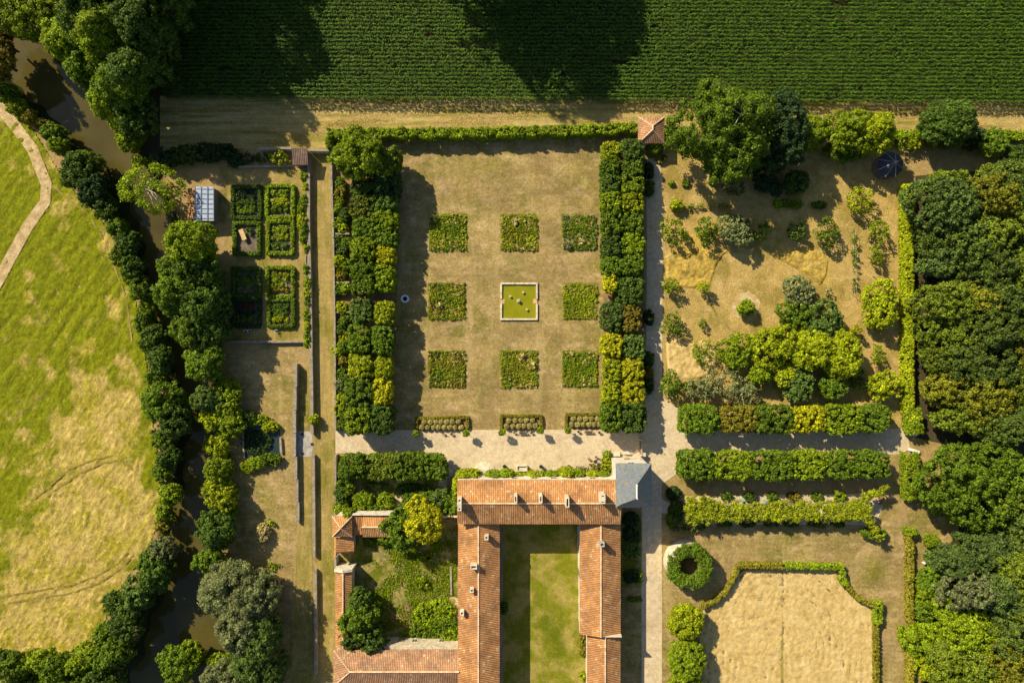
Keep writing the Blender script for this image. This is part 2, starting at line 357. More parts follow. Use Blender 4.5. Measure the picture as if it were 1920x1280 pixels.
STY = {  # power, lobe radius (fraction of smallest radius), lobe jitter, irregularity, leaf, density, aspect, normal spread, lobe cover
 'wild':    dict(p=2.1, lf=0.155, lmin=0.34, lmax=0.72, irr=0.28, leaf=0.175, dens=16, cover=0.95, core=0.6),
 'oak':     dict(p=2.0, lf=0.10, lmin=0.42, lmax=0.78, irr=0.36, leaf=0.18, dens=15, cover=0.92, core=0.6),
 'loose':   dict(p=2.0, lf=0.26, lmin=0.3, lmax=0.8, irr=0.26, leaf=0.19, dens=9, cover=0.62, core=0.35),
 'wispy':   dict(p=2.0, lf=0.30, lmin=0.3, lmax=1.0, irr=0.25, leaf=0.17, dens=7, cover=0.55, core=0.2),
 'clipped': dict(p=4.6, lf=0.19, lmin=0.28, lmax=0.48, irr=0.07, leaf=0.165, dens=18, cover=1.35),
 'mound':   dict(p=3.0, lf=0.24, lmin=0.38, lmax=0.62, irr=0.06, leaf=0.18, dens=19, cover=1.5),
 'shrub':   dict(p=2.3, lf=0.28, lmin=0.25, lmax=0.7, irr=0.15, leaf=0.17, dens=17, cover=1.2),
 'willow':  dict(p=2.1, lf=0.18, lmin=0.5, lmax=1.1, irr=0.16, leaf=0.22, dens=19, cover=1.2, aspect=3.2),
 'yew':     dict(p=2.4, lf=0.16, lmin=0.35, lmax=0.6, irr=0.07, leaf=0.2, dens=18, cover=1.4, aspect=2.4),
 'ball':    dict(p=2.0, lf=0.30, lmin=0.10, lmax=0.2, irr=0.02, leaf=0.085, dens=16, cover=1.6),
}
def crown_mesh(rx, ry, rz, cz, style, mat, zbot=None):
    S = STY[style]; p = S['p']; R = np.array([rx, ry, rz]); rm = (rx * ry) ** 0.5
    lr = min(max(S['lf'] * min(rx, ry, rz * 1.3), S['lmin']), S['lmax'])
    area = 4 * PI * (((rx * ry) ** 1.6 + (rx * rz) ** 1.6 + (ry * rz) ** 1.6) / 3) ** (1 / 1.6)
    n = int(max(8, S['cover'] * area / (lr * lr * 2.0)))
    d = unit(rng.normal(size=(n, 3)) * R)
    r = (np.abs(d / R) ** p).sum(1) ** (-1 / p)
    # low-frequency outline wobble
    wob = np.zeros(n)
    for k in range(5):
        w = rng.normal(size=3) * (1.5 + k); ph = rng.uniform(0, 6.28)
        wob += np.sin(d @ w + ph) / (1 + 0.5 * k)
    m = 1 + S['irr'] * wob * 0.6 + rng.uniform(-0.09, 0.05, n) + np.where(rng.uniform(size=n) < .12, rng.uniform(0, .12, n), 0) * (S['irr'] > .1)
    cen = d * (np.maximum(r * m - lr * 0.75, 0.1 * r))[:, None]; cen[:, 2] += cz
    rad = lr * rng.uniform(0.7, 1.25, n)
    out = unit(d * np.array([1, 1, 1.2]))
    zb = zbot if zbot is not None else cz - rz
    k = (cen[:, 2] > zb) & ((d[:, 2] > -0.35) | (rng.uniform(size=n) < 0.45))
    cen, rad, out = cen[k], rad[k], out[k]
    # solid-ish heart so the crown is not see-through
    if S.get('core', 0.72) > 0.5 and rm > 1.2:
        nh = max(6, int(rm * 5)); dh = unit(rng.normal(size=(nh, 3)) * R); dh[:, 2] = np.abs(dh[:, 2]) * 0.6
        ch = dh * R * rng.uniform(0.1, 0.5, (nh, 1)); ch[:, 2] += cz
        cen = np.concatenate([cen, ch]); rad = np.concatenate([rad, np.full(nh, min(rm, rz) * 0.42)]); out = np.concatenate([out, dh])
    return lobes_mesh('crown', cen, rad, out, mat, S['leaf'], S['dens'], S.get('aspect', 1.6), 0.65, S.get('core', 0.72), 0.04)

def trunk_mesh(h, r, rx, limbs=4):
    mb = MB(); top = h * 0.55
    mb.tube((0, 0, -0.15), (0, 0, top * 0.5), r * 1.25, r * 0.85, 7); mb.tube((0, 0, top * 0.48), (0.04 * h, -0.02 * h, top), r * 0.85, r * 0.55, 7)
    a0 = random.uniform(0, 6.28)
    for k in range(limbs):
        a = a0 + k * 2 * PI / limbs + random.uniform(-0.4, 0.4); q = random.uniform(0.4, 0.62)
        p0 = Vector((0, 0, top * random.uniform(0.45, 0.8))); p1 = Vector((math.cos(a) * rx * q * 0.55, math.sin(a) * rx * q * 0.55, h * 0.6)); p2 = Vector((math.cos(a) * rx * q * 1.25, math.sin(a) * rx * q * 1.25, h * 0.78))
        mb.tube(p0, p1, r * 0.5, r * 0.32, 6); mb.tube(p1, p2, r * 0.32, r * 0.12, 6)
    return mb

def tree(px, py, rx, ry, h, style, g, label, name='tree', cat='tree', group=None, zb=None, trunk=True, hc=None, tall=None):
    """crown seen at photo pixel (px,py) with radii in pixels; h metres tall"""
    hc = h * 0.62 if hc is None else hc
    x, y = P(px, py, hc); k = (HCAM - hc) / HCAM / 10
    rx *= k; ry *= k
    rz = (h * 0.40 if tall is None else h * tall)
    if style in ('clipped',): rz = (h - (zb if zb is not None else 1.4)) / 2
    if not trunk: rz = h * 0.55
    cz = h - rz
    e = empty(name, (x, y, 0), label, cat, group)
    if trunk:
        trunk_mesh(h, max(0.06, min(0.5, h * 0.022 + rx * 0.02)), rx, 3 if rx < 2 else 5).build('trunk', BARK, e)
    link('crown', crown_mesh(rx, ry, rz, cz, style, GR[g], zb), e)
    return e

def shrub(px, py, rx, ry, h, g, label, name='shrub', cat='shrub', group=None, style='shrub'):
    x, y = P(px, py, h * 0.6); k = (HCAM - h * 0.6) / HCAM / 10
    me = crown_mesh(rx * k, ry * k, h * 0.55, h * 0.45, style, GR[g], -0.1); me.name = name
    o = link(name, me); o.location = (x, y, 0); return tag(o, label, cat, group)

def along(pts, step):
    out = []; P_ = [Vector((p[0], p[1])) for p in pts]
    for a, b in zip(P_[:-1], P_[1:]):
        L = (b - a).length; n = max(1, int(round(L / step)))
        for i in range(n): out.append((a.lerp(b, i / n), (b - a).normalized()))
    out.append((P_[-1], (P_[-1] - P_[-2]).normalized())); return out

def hedge(pts, w, h, g, label, name='hedge', cat='hedge', group=None, lr=0.28, leaf=0.15, bump=0.0, parent=None, smooth=0.5, htop=True, wob=0.0, dens=17):
    """clipped hedge of leaf clumps along a ground polyline given in metres"""
    cen = []; out = []; rad = []
    L = sum((Vector(b[:2]) - Vector(a[:2])).length for a, b in zip(pts[:-1], pts[1:]))
    per = w + 2 * h; n = int(L * per / (lr * lr * 1.7)) + 10
    st = along(pts, 0.25)
    ii = rng.integers(0, len(st), n); q = rng.uniform(0, per, n)
    ph = rng.uniform(0, 6.28, 6)
    for i, t in zip(ii, q):
        p, d = st[i]; nrm = Vector((-d.y, d.x)); s = i * 0.25
        hh = h * (1 + bump * (math.sin(s * 0.9 + ph[0]) * 0.5 + math.sin(s * 2.3 + ph[1]) * 0.4)); ww = w * (1 + wob * math.sin(s * 1.3 + ph[2]))
        p = p + d * random.uniform(-0.12, 0.12)
        if t < h: off, z, o = -ww / 2 + lr * 0.6, t / h * (hh - lr * 0.5), (-nrm.x, -nrm.y, 0.3)
        elif t < h + w: off, z, o = ((t - h) / w - 0.5) * (ww - lr), hh - lr * 0.7, (0, 0, 1)
        else: off, z, o = ww / 2 - lr * 0.6, (t - h - w) / h * (hh - lr * 0.5), (nrm.x, nrm.y, 0.3)
        cen.append((p.x + nrm.x * off, p.y + nrm.y * off, max(z, 0.05))); out.append(o); rad.append(lr * random.uniform(0.75, 1.2))
    me = lobes_mesh(name, np.array(cen), np.array(rad), unit(np.array(out, float)), GR[g], leaf, dens, 1.6, smooth, 0.85)
    # inner body
    o = link(name, me, parent)
    return o if parent is not None else tag(o, label, cat, group)

def vnoise(x, y, seed=0):
    """smooth value noise, about unit cell"""
    g = np.random.default_rng(seed).uniform(-1, 1, (64, 64)); an = 0.5 + seed * 1.3; x, y = x * math.cos(an) + y * math.sin(an), y * math.cos(an) - x * math.sin(an); xi = np.floor(x).astype(int); yi = np.floor(y).astype(int)
    fx = x - xi; fy = y - yi; fx = fx * fx * (3 - 2 * fx); fy = fy * fy * (3 - 2 * fy)
    a = g[xi % 64, yi % 64]; b = g[(xi + 1) % 64, yi % 64]; c = g[xi % 64, (yi + 1) % 64]; d = g[(xi + 1) % 64, (yi + 1) % 64]
    return (a * (1 - fx) + b * fx) * (1 - fy) + (c * (1 - fx) + d * fx) * fy
def fbm(x, y, seed=0, o=4): return sum(vnoise(x * 2 ** k + 7.3 * k, y * 2 ** k - 3.1 * k, seed + k) / 2 ** k for k in range(o)) / 1.6
def relief(name, poly_px, mat, z, step, hfun, blobs=(), base_wet=0.0, wn=0.45, fade=0.0):
    """ground cover with real relief: hfun(x, y) in metres"""
    pts = [P(*p) for p in poly_px]; xs = [max(-125, p[0]) for p in pts]; ys = [max(-90, p[1]) for p in pts]
    gx = np.arange(min(xs), max(xs) + step, step); gy = np.arange(min(ys), max(ys) + step, step); X, Y = np.meshgrid(gx, gy)
    ok = inside(pts, X, Y); H = np.where(ok, hfun(X, Y), 0) + z
    if fade:
        D = np.full(X.shape, 9.0)
        for (ax, ay), (bx, by) in zip(pts, pts[1:] + pts[:1]):
            t = np.clip(((X - ax) * (bx - ax) + (Y - ay) * (by - ay)) / max((bx - ax) ** 2 + (by - ay) ** 2, 1e-6), 0, 1); D = np.minimum(D, np.hypot(X - ax - t * (bx - ax), Y - ay - t * (by - ay)))
        H = (H - z) * np.clip((D - .25) / fade, 0, 1) + z
    ny, nx = X.shape; i = (np.arange(ny - 1)[:, None] * nx + np.arange(nx - 1)[None])
    k = (ok[:-1, :-1] & ok[1:, :-1] & ok[:-1, 1:] & ok[1:, 1:]); i = i[k]
    F = np.stack([i, i + 1, i + nx + 1, i + nx], 1); used, inv = np.unique(F, return_inverse=True)
    co = np.stack([X, Y, H], 2).reshape(-1, 3)[used]
    me = np_mesh(name, co, [inv.reshape(F.shape)], mat, True)
    w = np.full(len(co), base_wet) + wn * fbm(co[:, 0] * .35, co[:, 1] * .35, 5, 5) * 1.6
    for bx, by, brx, bry, am in blobs:
        bX, bY = P(bx, by); w += am * np.exp(-((co[:, 0] - bX) / (brx / 10)) ** 2 - ((co[:, 1] - bY) / (bry / 10)) ** 2)
    at = me.attributes.new('wet', 'FLOAT', 'POINT'); at.data.foreach_set('value', w.astype(np.float32))
    o = link(name, me); o['kind'] = 'structure'; return o

def inside(poly, x, y):
    c = np.zeros(x.shape, bool); n = len(poly)
    for i in range(n):
        x1, y1 = poly[i]; x2, y2 = poly[(i + 1) % n]
        if y1 == y2: continue
        cr = ((y1 > y) != (y2 > y)) & (x < (x2 - x1) * (y - y1) / (y2 - y1) + x1)
        c ^= cr
    return c

def sheet(name, pts, mat, z, cell=None, blobs=(), base_wet=0.0, px=True, kind='structure', label=None):
    """flat ground cover; pts in photo pixels at ground level. blobs: (px,py,rx,ry,amount) of the other grass colour"""
    pts = [P(*p) for p in pts] if px else pts
    bm = bmesh.new(); bm.faces.new([bm.verts.new((x, y, z)) for x, y in pts])
    if cell:
        for ax in (0, 1):
            lo = min(p[ax] for p in pts); hi = max(p[ax] for p in pts); v = lo + cell
            while v < hi - 0.01:
                co = [0, 0, 0]; co[ax] = v; no = [0, 0, 0]; no[ax] = 1
                bmesh.ops.bisect_plane(bm, geom=bm.verts[:] + bm.edges[:] + bm.faces[:], plane_co=co, plane_no=no); v += cell
    bmesh.ops.recalc_face_normals(bm, faces=bm.faces)
    if bm.faces[0:1] and bm.faces[:][0].normal.z < 0: bmesh.ops.reverse_faces(bm, faces=bm.faces)
    me = bpy.data.meshes.new(name); bm.to_mesh(me); bm.free(); me.materials.append(mat)
    if cell:
        co = np.zeros(len(me.vertices) * 3, np.float32); me.vertices.foreach_get('co', co); co = co.reshape(-1, 3)
        w = np.full(len(co), base_wet, np.float32)
        for bx, by, brx, bry, am in blobs:
            X, Y = P(bx, by); d = ((co[:, 0] - X) / (brx / 10)) ** 2 + ((co[:, 1] - Y) / (bry / 10)) ** 2
            w += am * np.exp(-d)
        at = me.attributes.new('wet', 'FLOAT', 'POINT'); at.data.foreach_set('value', w)
    o = link(name, me); o['kind'] = kind
    if label: o['label'] = label
    return o

def ribbon(pts, w):
    """polygon outline of a constant-width band (pixels)"""
    A, B = [], []
    for i, p in enumerate(pts):
        a = Vector(pts[max(0, i - 1)]); b = Vector(pts[min(len(pts) - 1, i + 1)]); d = (b - a).normalized(); n = Vector((-d.y, d.x)) * w / 2
        A.append((p[0] + n.x, p[1] + n.y)); B.append((p[0] - n.x, p[1] - n.y))
    return A + B[::-1]

def tufts(name, poly_px, n, size, height, g, label, cat='grass', lean=0.5, clump=None, mask=None):
    """countless grass blades in one object"""
    pts = [P(*p) for p in poly_px]; xs = [p[0] for p in pts]; ys = [p[1] for p in pts]
    x = rng.uniform(min(xs), max(xs), n * 3); y = rng.uniform(min(ys), max(ys), n * 3)
    k = inside(pts, x, y); x = x[k]; y = y[k]
    if mask is not None: k = mask(x, y); x = x[k]; y = y[k]
    if clump:
        s = sum(np.sin(x * a + b) * np.sin(y * c + d) for a, b, c, d in rng.uniform(0.3, clump, (5, 4))); k = s > -0.3; x = x[k]; y = y[k]
    x = x[:n]; y = y[:n]; m = len(x)
    a = rng.uniform(0, 2 * PI, m); le = rng.uniform(0.2, 1.0, m) * lean
    tip = np.stack([x + np.cos(a) * height * le * 1.5, y + np.sin(a) * height * le * 1.5, height * rng.uniform(0.5, 1.1, m)], 1)
    b = np.stack([np.cos(a + 1.57), np.sin(a + 1.57), np.zeros(m)], 1) * size * rng.uniform(0.6, 1.3, (m, 1))
    base = np.stack([x, y, np.full(m, 0.0)], 1)
    V = np.stack([base - b * 0.6, base + b * 0.6, (base + tip) / 2 + b + [0, 0, height * 0.2], tip, (base + tip) / 2 - b + [0, 0, height * 0.2]], 1).reshape(-1, 3)
    o = link(name, np_mesh(name, V, [np.arange(5 * m).reshape(-1, 5)], GR[g])); return tag(o, label, cat, None, 'stuff')
ORD = ['first', 'second', 'third', 'fourth', 'fifth', 'sixth', 'seventh', 'eighth', 'ninth', 'tenth', 'eleventh', 'twelfth', 'thirteenth', 'fourteenth', 'fifteenth', 'sixteenth']
# ------------------------------------------------------------------ ground, river
def build_ground():
    ax = np.concatenate([[-1800, -700, -300, -170], np.arange(-130, -30, 0.8), np.arange(-30, 131, 2.5), [170, 300, 700, 1800]])
    ay = np.concatenate([[-1800, -700, -300, -160], np.arange(-110, 111, 1.0), [160, 300, 700, 1800]])
    X, Y = np.meshgrid(ax, ay)
    d = np.full(X.shape, 1e9)
    for a, b in zip(RIVER[:-1], RIVER[1:]):
        ax_, ay_ = P(a[0], a[1]); bx_, by_ = P(b[0], b[1]); dx, dy = bx_ - ax_, by_ - ay_
        t = np.clip(((X - ax_) * dx + (Y - ay_) * dy) / (dx * dx + dy * dy), 0, 1)
        w = (a[2] + (b[2] - a[2]) * t) / 20
        d = np.minimum(d, np.hypot(X - ax_ - t * dx, Y - ay_ - t * dy) - w)
    d += 0.5 * np.sin(X * 0.9 + Y * 0.4) + 0.4 * np.sin(Y * 1.3 - X * 0.5)
    Z = -2.2 * (1 - np.clip((d + 1.2) / 2.6, 0, 1)) ** 1.0
    V = np.stack([X, Y, Z], 2).reshape(-1, 3); ny, nx = X.shape
    i = (np.arange(ny - 1)[:, None] * nx + np.arange(nx - 1)[None]).ravel()
    F = np.stack([i, i + 1, i + nx + 1, i + nx], 1)
    me = np_mesh('ground', V, [F], M['ground'], True)
    w = np.clip(1.9 - d.ravel() / 2.2, 0, 2.2)
    at = me.attributes.new('wet', 'FLOAT', 'POINT'); at.data.foreach_set('value', (w - 0.6).astype(np.float32))
    link('ground', me)['kind'] = 'structure'
RIVER = [(-160, -90, 90), (-60, 10, 90), (30, 85, 95), (110, 170, 100), (190, 265, 85), (245, 330, 70), (285, 420, 66), (300, 500, 62), (318, 600, 54), (352, 690, 60), (376, 770, 62), (380, 850, 66), (368, 930, 70), (352, 1000, 76), (355, 1080, 95), (368, 1160, 160), (340, 1240, 160), (290, 1330, 130), (200, 1500, 90)]
build_ground()
def river_water():
    pts = [(-200, -150), (60, -60), (180, 100), (280, 270), (320, 420), (345, 560), (390, 690), (420, 820), (420, 960), (440, 1060), (480, 1150), (440, 1320), (300, 1560), (100, 1560), (180, 1300), (260, 1150), (290, 1000), (320, 850), (290, 700), (265, 560), (245, 430), (180, 330), (90, 250), (-60, 130), (-300, -60)]
    sheet('river_water', pts, M['river'], -1.15)
river_water()

MEADOW = [(-700, 60), (-20, 165), (30, 215), (75, 285), (110, 345), (150, 385), (190, 430), (215, 480), (238, 545), (255, 620), (265, 700), (272, 780), (285, 850), (290, 930), (286, 985), (262, 1045), (230, 1085), (200, 1130), (178, 1185), (160, 1212), (0, 1218), (-700, 1218)]
MEADOW = [MEADOW[0]] + [(x + 13, y - 5) if y < 1150 else (x + 8, y + 14) for x, y in MEADOW[1:-2]] + [(0, 1236), (-700, 1236)]
def meadow_h(x, y):
    th = 1.0 + .5 * vnoise(x * .05, y * .05, 3) + np.clip((-15 - y) * .02, -.3, .8); c, s = np.cos(th), np.sin(th)
    wx = x + 1.2 * vnoise(x * .4, y * .4, 8); wy = y + 1.2 * vnoise(x * .4 + 9, y * .4, 9)
    u = wx * c + wy * s; v = -wx * s + wy * c
    dry = np.clip((-10 - y) / 15, 0, 1)
    return .10 + (.055 + .035 * dry) * (vnoise(u * .55, v * 2.1, 1) + .7 * vnoise(u * 1.3, v * 3.6, 2)) + .075 * vnoise(x * 2.4, y * 2.4, 4) + .04 * vnoise(x * 1.1, y * 1.1, 6) + .05 * np.clip(vnoise(x * .2, y * .2, 37) + .6, 0, 1.3) * np.sin((x * .80 - y * .60) * 2 * PI / 2.6 + 2 * vnoise(x * .1, y * .1, 33)) * np.clip((y + 15) / 10, 0, 1)
relief('meadow', MEADOW, M['meadow'], 0.03, 0.28, meadow_h, base_wet=1.15, wn=.75, blobs=[
    (205, 790, 80, 90, -1.5), (130, 870, 60, 70, -1.1), (230, 960, 90, 110, -1.3), (90, 1130, 170, 110, -1.4), (150, 1010, 120, 100, -1.4), (200, 455, 22, 60, -0.6), (215, 560, 14, 50, -0.4), (170, 700, 30, 35, -0.7), (240, 700, 30, 50, -0.4),
    (70, 1200, 200, 30, -1.1), (120, 1060, 40, 25, 0.8), (0, 1060, 30, 20, 0.6), (240, 860, 18, 25, 1.0), (235, 1060, 30, 30, 0.7), (280, 900, 18, 110, 1.0), (270, 750, 12, 80, .7), (60, 790, 30, 60, -0.3), (20, 930, 40, 60, .5), (130, 760, 12, 20, .8), (155, 790, 8, 20, .8), (170, 690, 25, 20, .4)])
sheet('dirt_track', ribbon([(-60, 620), (-12, 545), (50, 430), (86, 378), (88, 345), (62, 280), (32, 240), (-5, 195), (-60, 150)], 21), M['track'], 0.20)
sheet('footpath', ribbon([(96, 345), (130, 375), (165, 400), (195, 450), (215, 500), (238, 560), (248, 640)], 3.0), M['strip'], 0.17)
def rut(pts, w): sheet('wheel_rut', ribbon(pts, w), M['rut'], 0.2)
rut([(-20, 1122), (60, 1108), (130, 1097), (180, 1080), (222, 1055), (240, 1035)], 3.5); rut([(-20, 1137), (60, 1122), (130, 1112), (185, 1093), (228, 1065), (250, 1040)], 3.5)
rut([(90, 930), (140, 893), (190, 868), (230, 862), (250, 880)], 4); rut([(60, 940), (130, 880), (180, 860), (225, 852)], 3)

sheet('corn_field_soil', [(318, -900), (1920 + 900, -900), (1920 + 900, 189), (1640, 189), (1280, 184), (960, 180), (620, 182), (340, 178)], M['soil'], 0.012)
sheet('field_margin', [(300, 180), (340, 179), (620, 182), (960, 180), (1280, 184), (1640, 189), (2820, 189), (2820, 262), (1700, 252), (1280, 250), (1190, 240), (960, 243), (615, 252), (612, 280), (400, 278), (300, 275)], M['margin'], 0.014)
LAWN = [(745, 258), (1132, 250), (1132, 806), (735, 806), (745, 540)]
sheet('lawn', LAWN, M['lawn'], 0.014, 1.5, blobs=[(900, 320, 70, 30, 0.45), (1080, 320, 60, 25, 0.3), (860, 520, 30, 50, 0.15), (1080, 740, 40, 15, 0.45), (900, 690, 30, 50, 0.2), (985, 770, 60, 20, 0.2), (1000, 490, 50, 30, -0.3), (800, 360, 30, 30, -0.3)])
sheet('avenue_floor', [(630, 262), (745, 258), (745, 540), (735, 806), (630, 806)], M['earth'], 0.013)
sheet('avenue_floor', [(1132, 250), (1208, 250), (1208, 800), (1132, 806)], M['earth'], 0.013)
sheet('gravel_terrace', [(629, 806), (735, 804), (1132, 803), (1180, 800), (1206, 790), (1210, 720), (1212, 600), (1213, 420), (1210, 320), (1214, 300), (1226, 296), (1236, 310), (1242, 330), (1243, 420), (1242, 600), (1241, 742), (1252, 752), (1272, 764), (1280, 806), (1690, 803), (1702, 815), (1706, 840), (1690, 851), (1300, 851), (1272, 862), (1272, 885), (1253, 899), (1241, 906), (1240, 940), (1241, 1100), (1241, 1420), (1203, 1420), (1203, 1100), (1204, 900), (1150, 880), (860, 888), (838, 896), (838, 930), (820, 930), (826, 855), (700, 852), (629, 849)], M['gravel'], 0.018)
sheet('gravel_path', [(1240, 936), (1262, 944), (1285, 930), (1640, 925), (1656, 950), (1640, 984), (1285, 982), (1262, 962), (1240, 962)], M['gravel'], 0.018)
sheet('gravel_path', [(741, 928), (756, 928), (760, 955), (738, 958)], M['gravel'], 0.018)
sheet('grass_border', [(735, 797), (1132, 797), (1132, 805), (735, 806)], M['lawn'], 0.02)
def disc(px, py, r, n=26, j=0.06): return [(px + r * math.cos(2 * PI * i / n) * (1 + random.uniform(-j, j)), py + r * math.sin(2 * PI * i / n) * (1 + random.uniform(-j, j))) for i in range(n)]
ORCH = [(1243, 262), (1700, 268), (1700, 800), (1690, 803), (1280, 806), (1272, 764), (1252, 752), (1243, 740)]
sheet('orchard_grass', ORCH, M['orchard'], 0.014, 1.5, blobs=[(1300, 480, 45, 40, 1.0), (1340, 440, 50, 20, 0.6), (1480, 480, 50, 30, 0.5), (1545, 510, 22, 30, 0.6), (1280, 690, 40, 60, -0.5), (1320, 650, 35, 30, 0.6), (1290, 560, 30, 20, -0.6), (1400, 560, 60, 50, -0.7), (1560, 620, 40, 60, -0.3), (1680, 560, 12, 160, -0.3), (1300, 330, 60, 50, -0.5)])
def tall_h(x, y): return .30 + .10 * vnoise(x * 2.3, y * 2.3, 71) + .08 * vnoise(x * 1.1, y * .8, 72)
relief('tall_grass', [(1246, 478), (1262, 468), (1290, 470), (1320, 462), (1350, 470), (1372, 462), (1378, 464), (1360, 478), (1345, 500), (1338, 525), (1334, 541), (1300, 543), (1246, 541)], M['gold'], -0.02, 0.2, tall_h, fade=.35)
relief('tall_grass', [(1452, 462), (1480, 470), (1510, 462), (1545, 470), (1556, 490), (1552, 520), (1538, 540), (1515, 520), (1480, 500), (1440, 478)], M['gold'], -0.02, 0.2, tall_h, fade=.35)
relief('tall_grass', [(1246, 640), (1270, 632), (1296, 640), (1330, 632), (1350, 650), (1345, 690), (1320, 712), (1280, 715), (1250, 705)], M['hay'], -0.02, 0.25, fade=.4, hfun=lambda x, y: .28 + .16 * vnoise(x * 1.5 + y, y * 1.1, 73) + .1 * vnoise(x * 2.7, y * 2.7, 74))
sheet('worn_ring', ribbon(disc(1420, 540, 92, 40, .015)[3:20], 4), M['strip'], 0.021)
sheet('gravel_circle', disc(1399, 573, 27, 40, .12), M['pebble'], 0.022)
sheet('grass_slope', [(1240, 984), (1700, 975), (1706, 851), (1730, 851), (1800, 1000), (1735, 1060), (1722, 1420), (1240, 1420)], M['lawn'], 0.013, 1.5, blobs=[(1380, 1020, 40, 20, 0.3), (1640, 1070, 25, 30, 0.7), (1520, 1005, 60, 15, -0.2), (1420, 1040, 30, 10, 0.2), (1690, 1150, 12, 120, -0.4)])
HAY = [(1312, 1145), (1345, 1128), (1368, 1105), (1382, 1078), (1392, 1066), (1470, 1066), (1580, 1067), (1586, 1090), (1606, 1118), (1648, 1142), (1648, 1420), (1300, 1420)]
def hay_h(x, y):
    fx = x - P(1468, 0)[0]; q = np.hypot(fx, (y + 47)) ; bend = np.clip((-46 - y) / 8, 0, 1)
    s = np.where(y > -56, np.hypot(fx, (y + 56) * .95), np.abs(fx))
    wx = x + .6 * vnoise(x * .7, y * .7, 18); wy = y + .6 * vnoise(x * .7 + 9, y * .7, 19)
    fur = np.sin(2 * PI * s / 1.3 + vnoise(x * .22, y * .22, 11) * 3.0)
    return .05 + .034 * fur * np.clip(vnoise(x * .25, y * .25, 4) * 1.6 + .5, 0, 1.2) + .045 * vnoise(wx * 2.1, wy * 1.5, 12) + .045 * vnoise(wx * 4.1, wy * 3.2, 14) - .05 * np.exp(-(fx / .35) ** 2)
relief('straw_field', HAY, M['hay'], 0.02, 0.22, hay_h, base_wet=-.6, wn=.25, blobs=[(1467, 1190, 4, 70, 1.2), (1466, 1270, 4, 60, 1.5), (1460, 1100, 5, 30, 0.5), (1535, 1180, 8, 40, 0.5)])
sheet('courtyard_lawn', [(933, 960), (1090, 960), (1105, 1420), (933, 1420)], M['court'], 0.014, 1.5, base_wet=-0.1, blobs=[(1030, 1180, 35, 60, 0.9), (1010, 1080, 20, 60, 0.35), (1050, 1040, 30, 12, 0.5), (1030, 1070, 18, 14, -0.9), (1072, 1135, 8, 30, -0.8), (1005, 1210, 16, 20, -0.6), (1060, 1240, 20, 40, 0.5)])
sheet('stone_kerb', [(1082, 975), (1086, 975), (1090, 1185), (1086, 1185)], M['pale_stone'], 0.03)
sheet('stone_kerb', [(938, 975), (943, 975), (943, 1420), (938, 1420)], M['grey_stone'], 0.03)
sheet('walled_garden_grass', [(630, 1000), (858, 985), (858, 1215), (630, 1215)], M['garden'], 0.014, 1.5)
sheet('terrace_border_grass', [(630, 850), (825, 856), (825, 930), (742, 960), (630, 962)], M['garden'], 0.013)
sheet('bare_patch', disc(756, 1155, 22), M['earth'], 0.022); sheet('bare_patch', disc(850, 1130, 12), M['track'], 0.022)
sheet('mown_walk', [(586, 283), (620, 283), (628, 812), (628, 1420), (594, 1420), (588, 812)], M['strip'], 0.014, 1.5, base_wet=-0.05)
sheet('mown_walk', [(560, 690), (583, 690), (586, 1045), (590, 1420), (540, 1420), (558, 990)], M['strip'], 0.013, 1.5)
sheet('yard_grass', [(425, 655), (552, 655), (556, 990), (530, 1420), (455, 1420), (440, 1000)], M['lawn'], 0.012, 1.5, blobs=[(500, 1050, 40, 40, 0.3)])
sheet('concrete_slab', [(556, 808), (582, 808), (586, 816), (587, 845), (584, 856), (558, 856)], M['concrete'], 0.03)
sheet('kitchen_garden_floor', [(425, 320), (575, 320), (583, 640), (425, 640)], M['strip'], 0.015, 1.5, base_wet=0.1)
sheet('shaded_bed', [(1164, 960), (1203, 960), (1203, 1100), (1164, 1100)], M['garden'], 0.014)
sheet('dry_grass_strip', [(1164, 1100), (1203, 1100), (1203, 1420), (1164, 1420)], M['lawn'], 0.014)
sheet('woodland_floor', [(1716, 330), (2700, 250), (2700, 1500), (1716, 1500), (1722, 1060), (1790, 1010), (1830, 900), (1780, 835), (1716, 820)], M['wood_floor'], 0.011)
sheet('woodland_floor', [(170, -900), (320, -900), (320, 250), (300, 290), (260, 290), (200, 120)], M['wood_floor'], 0.011)

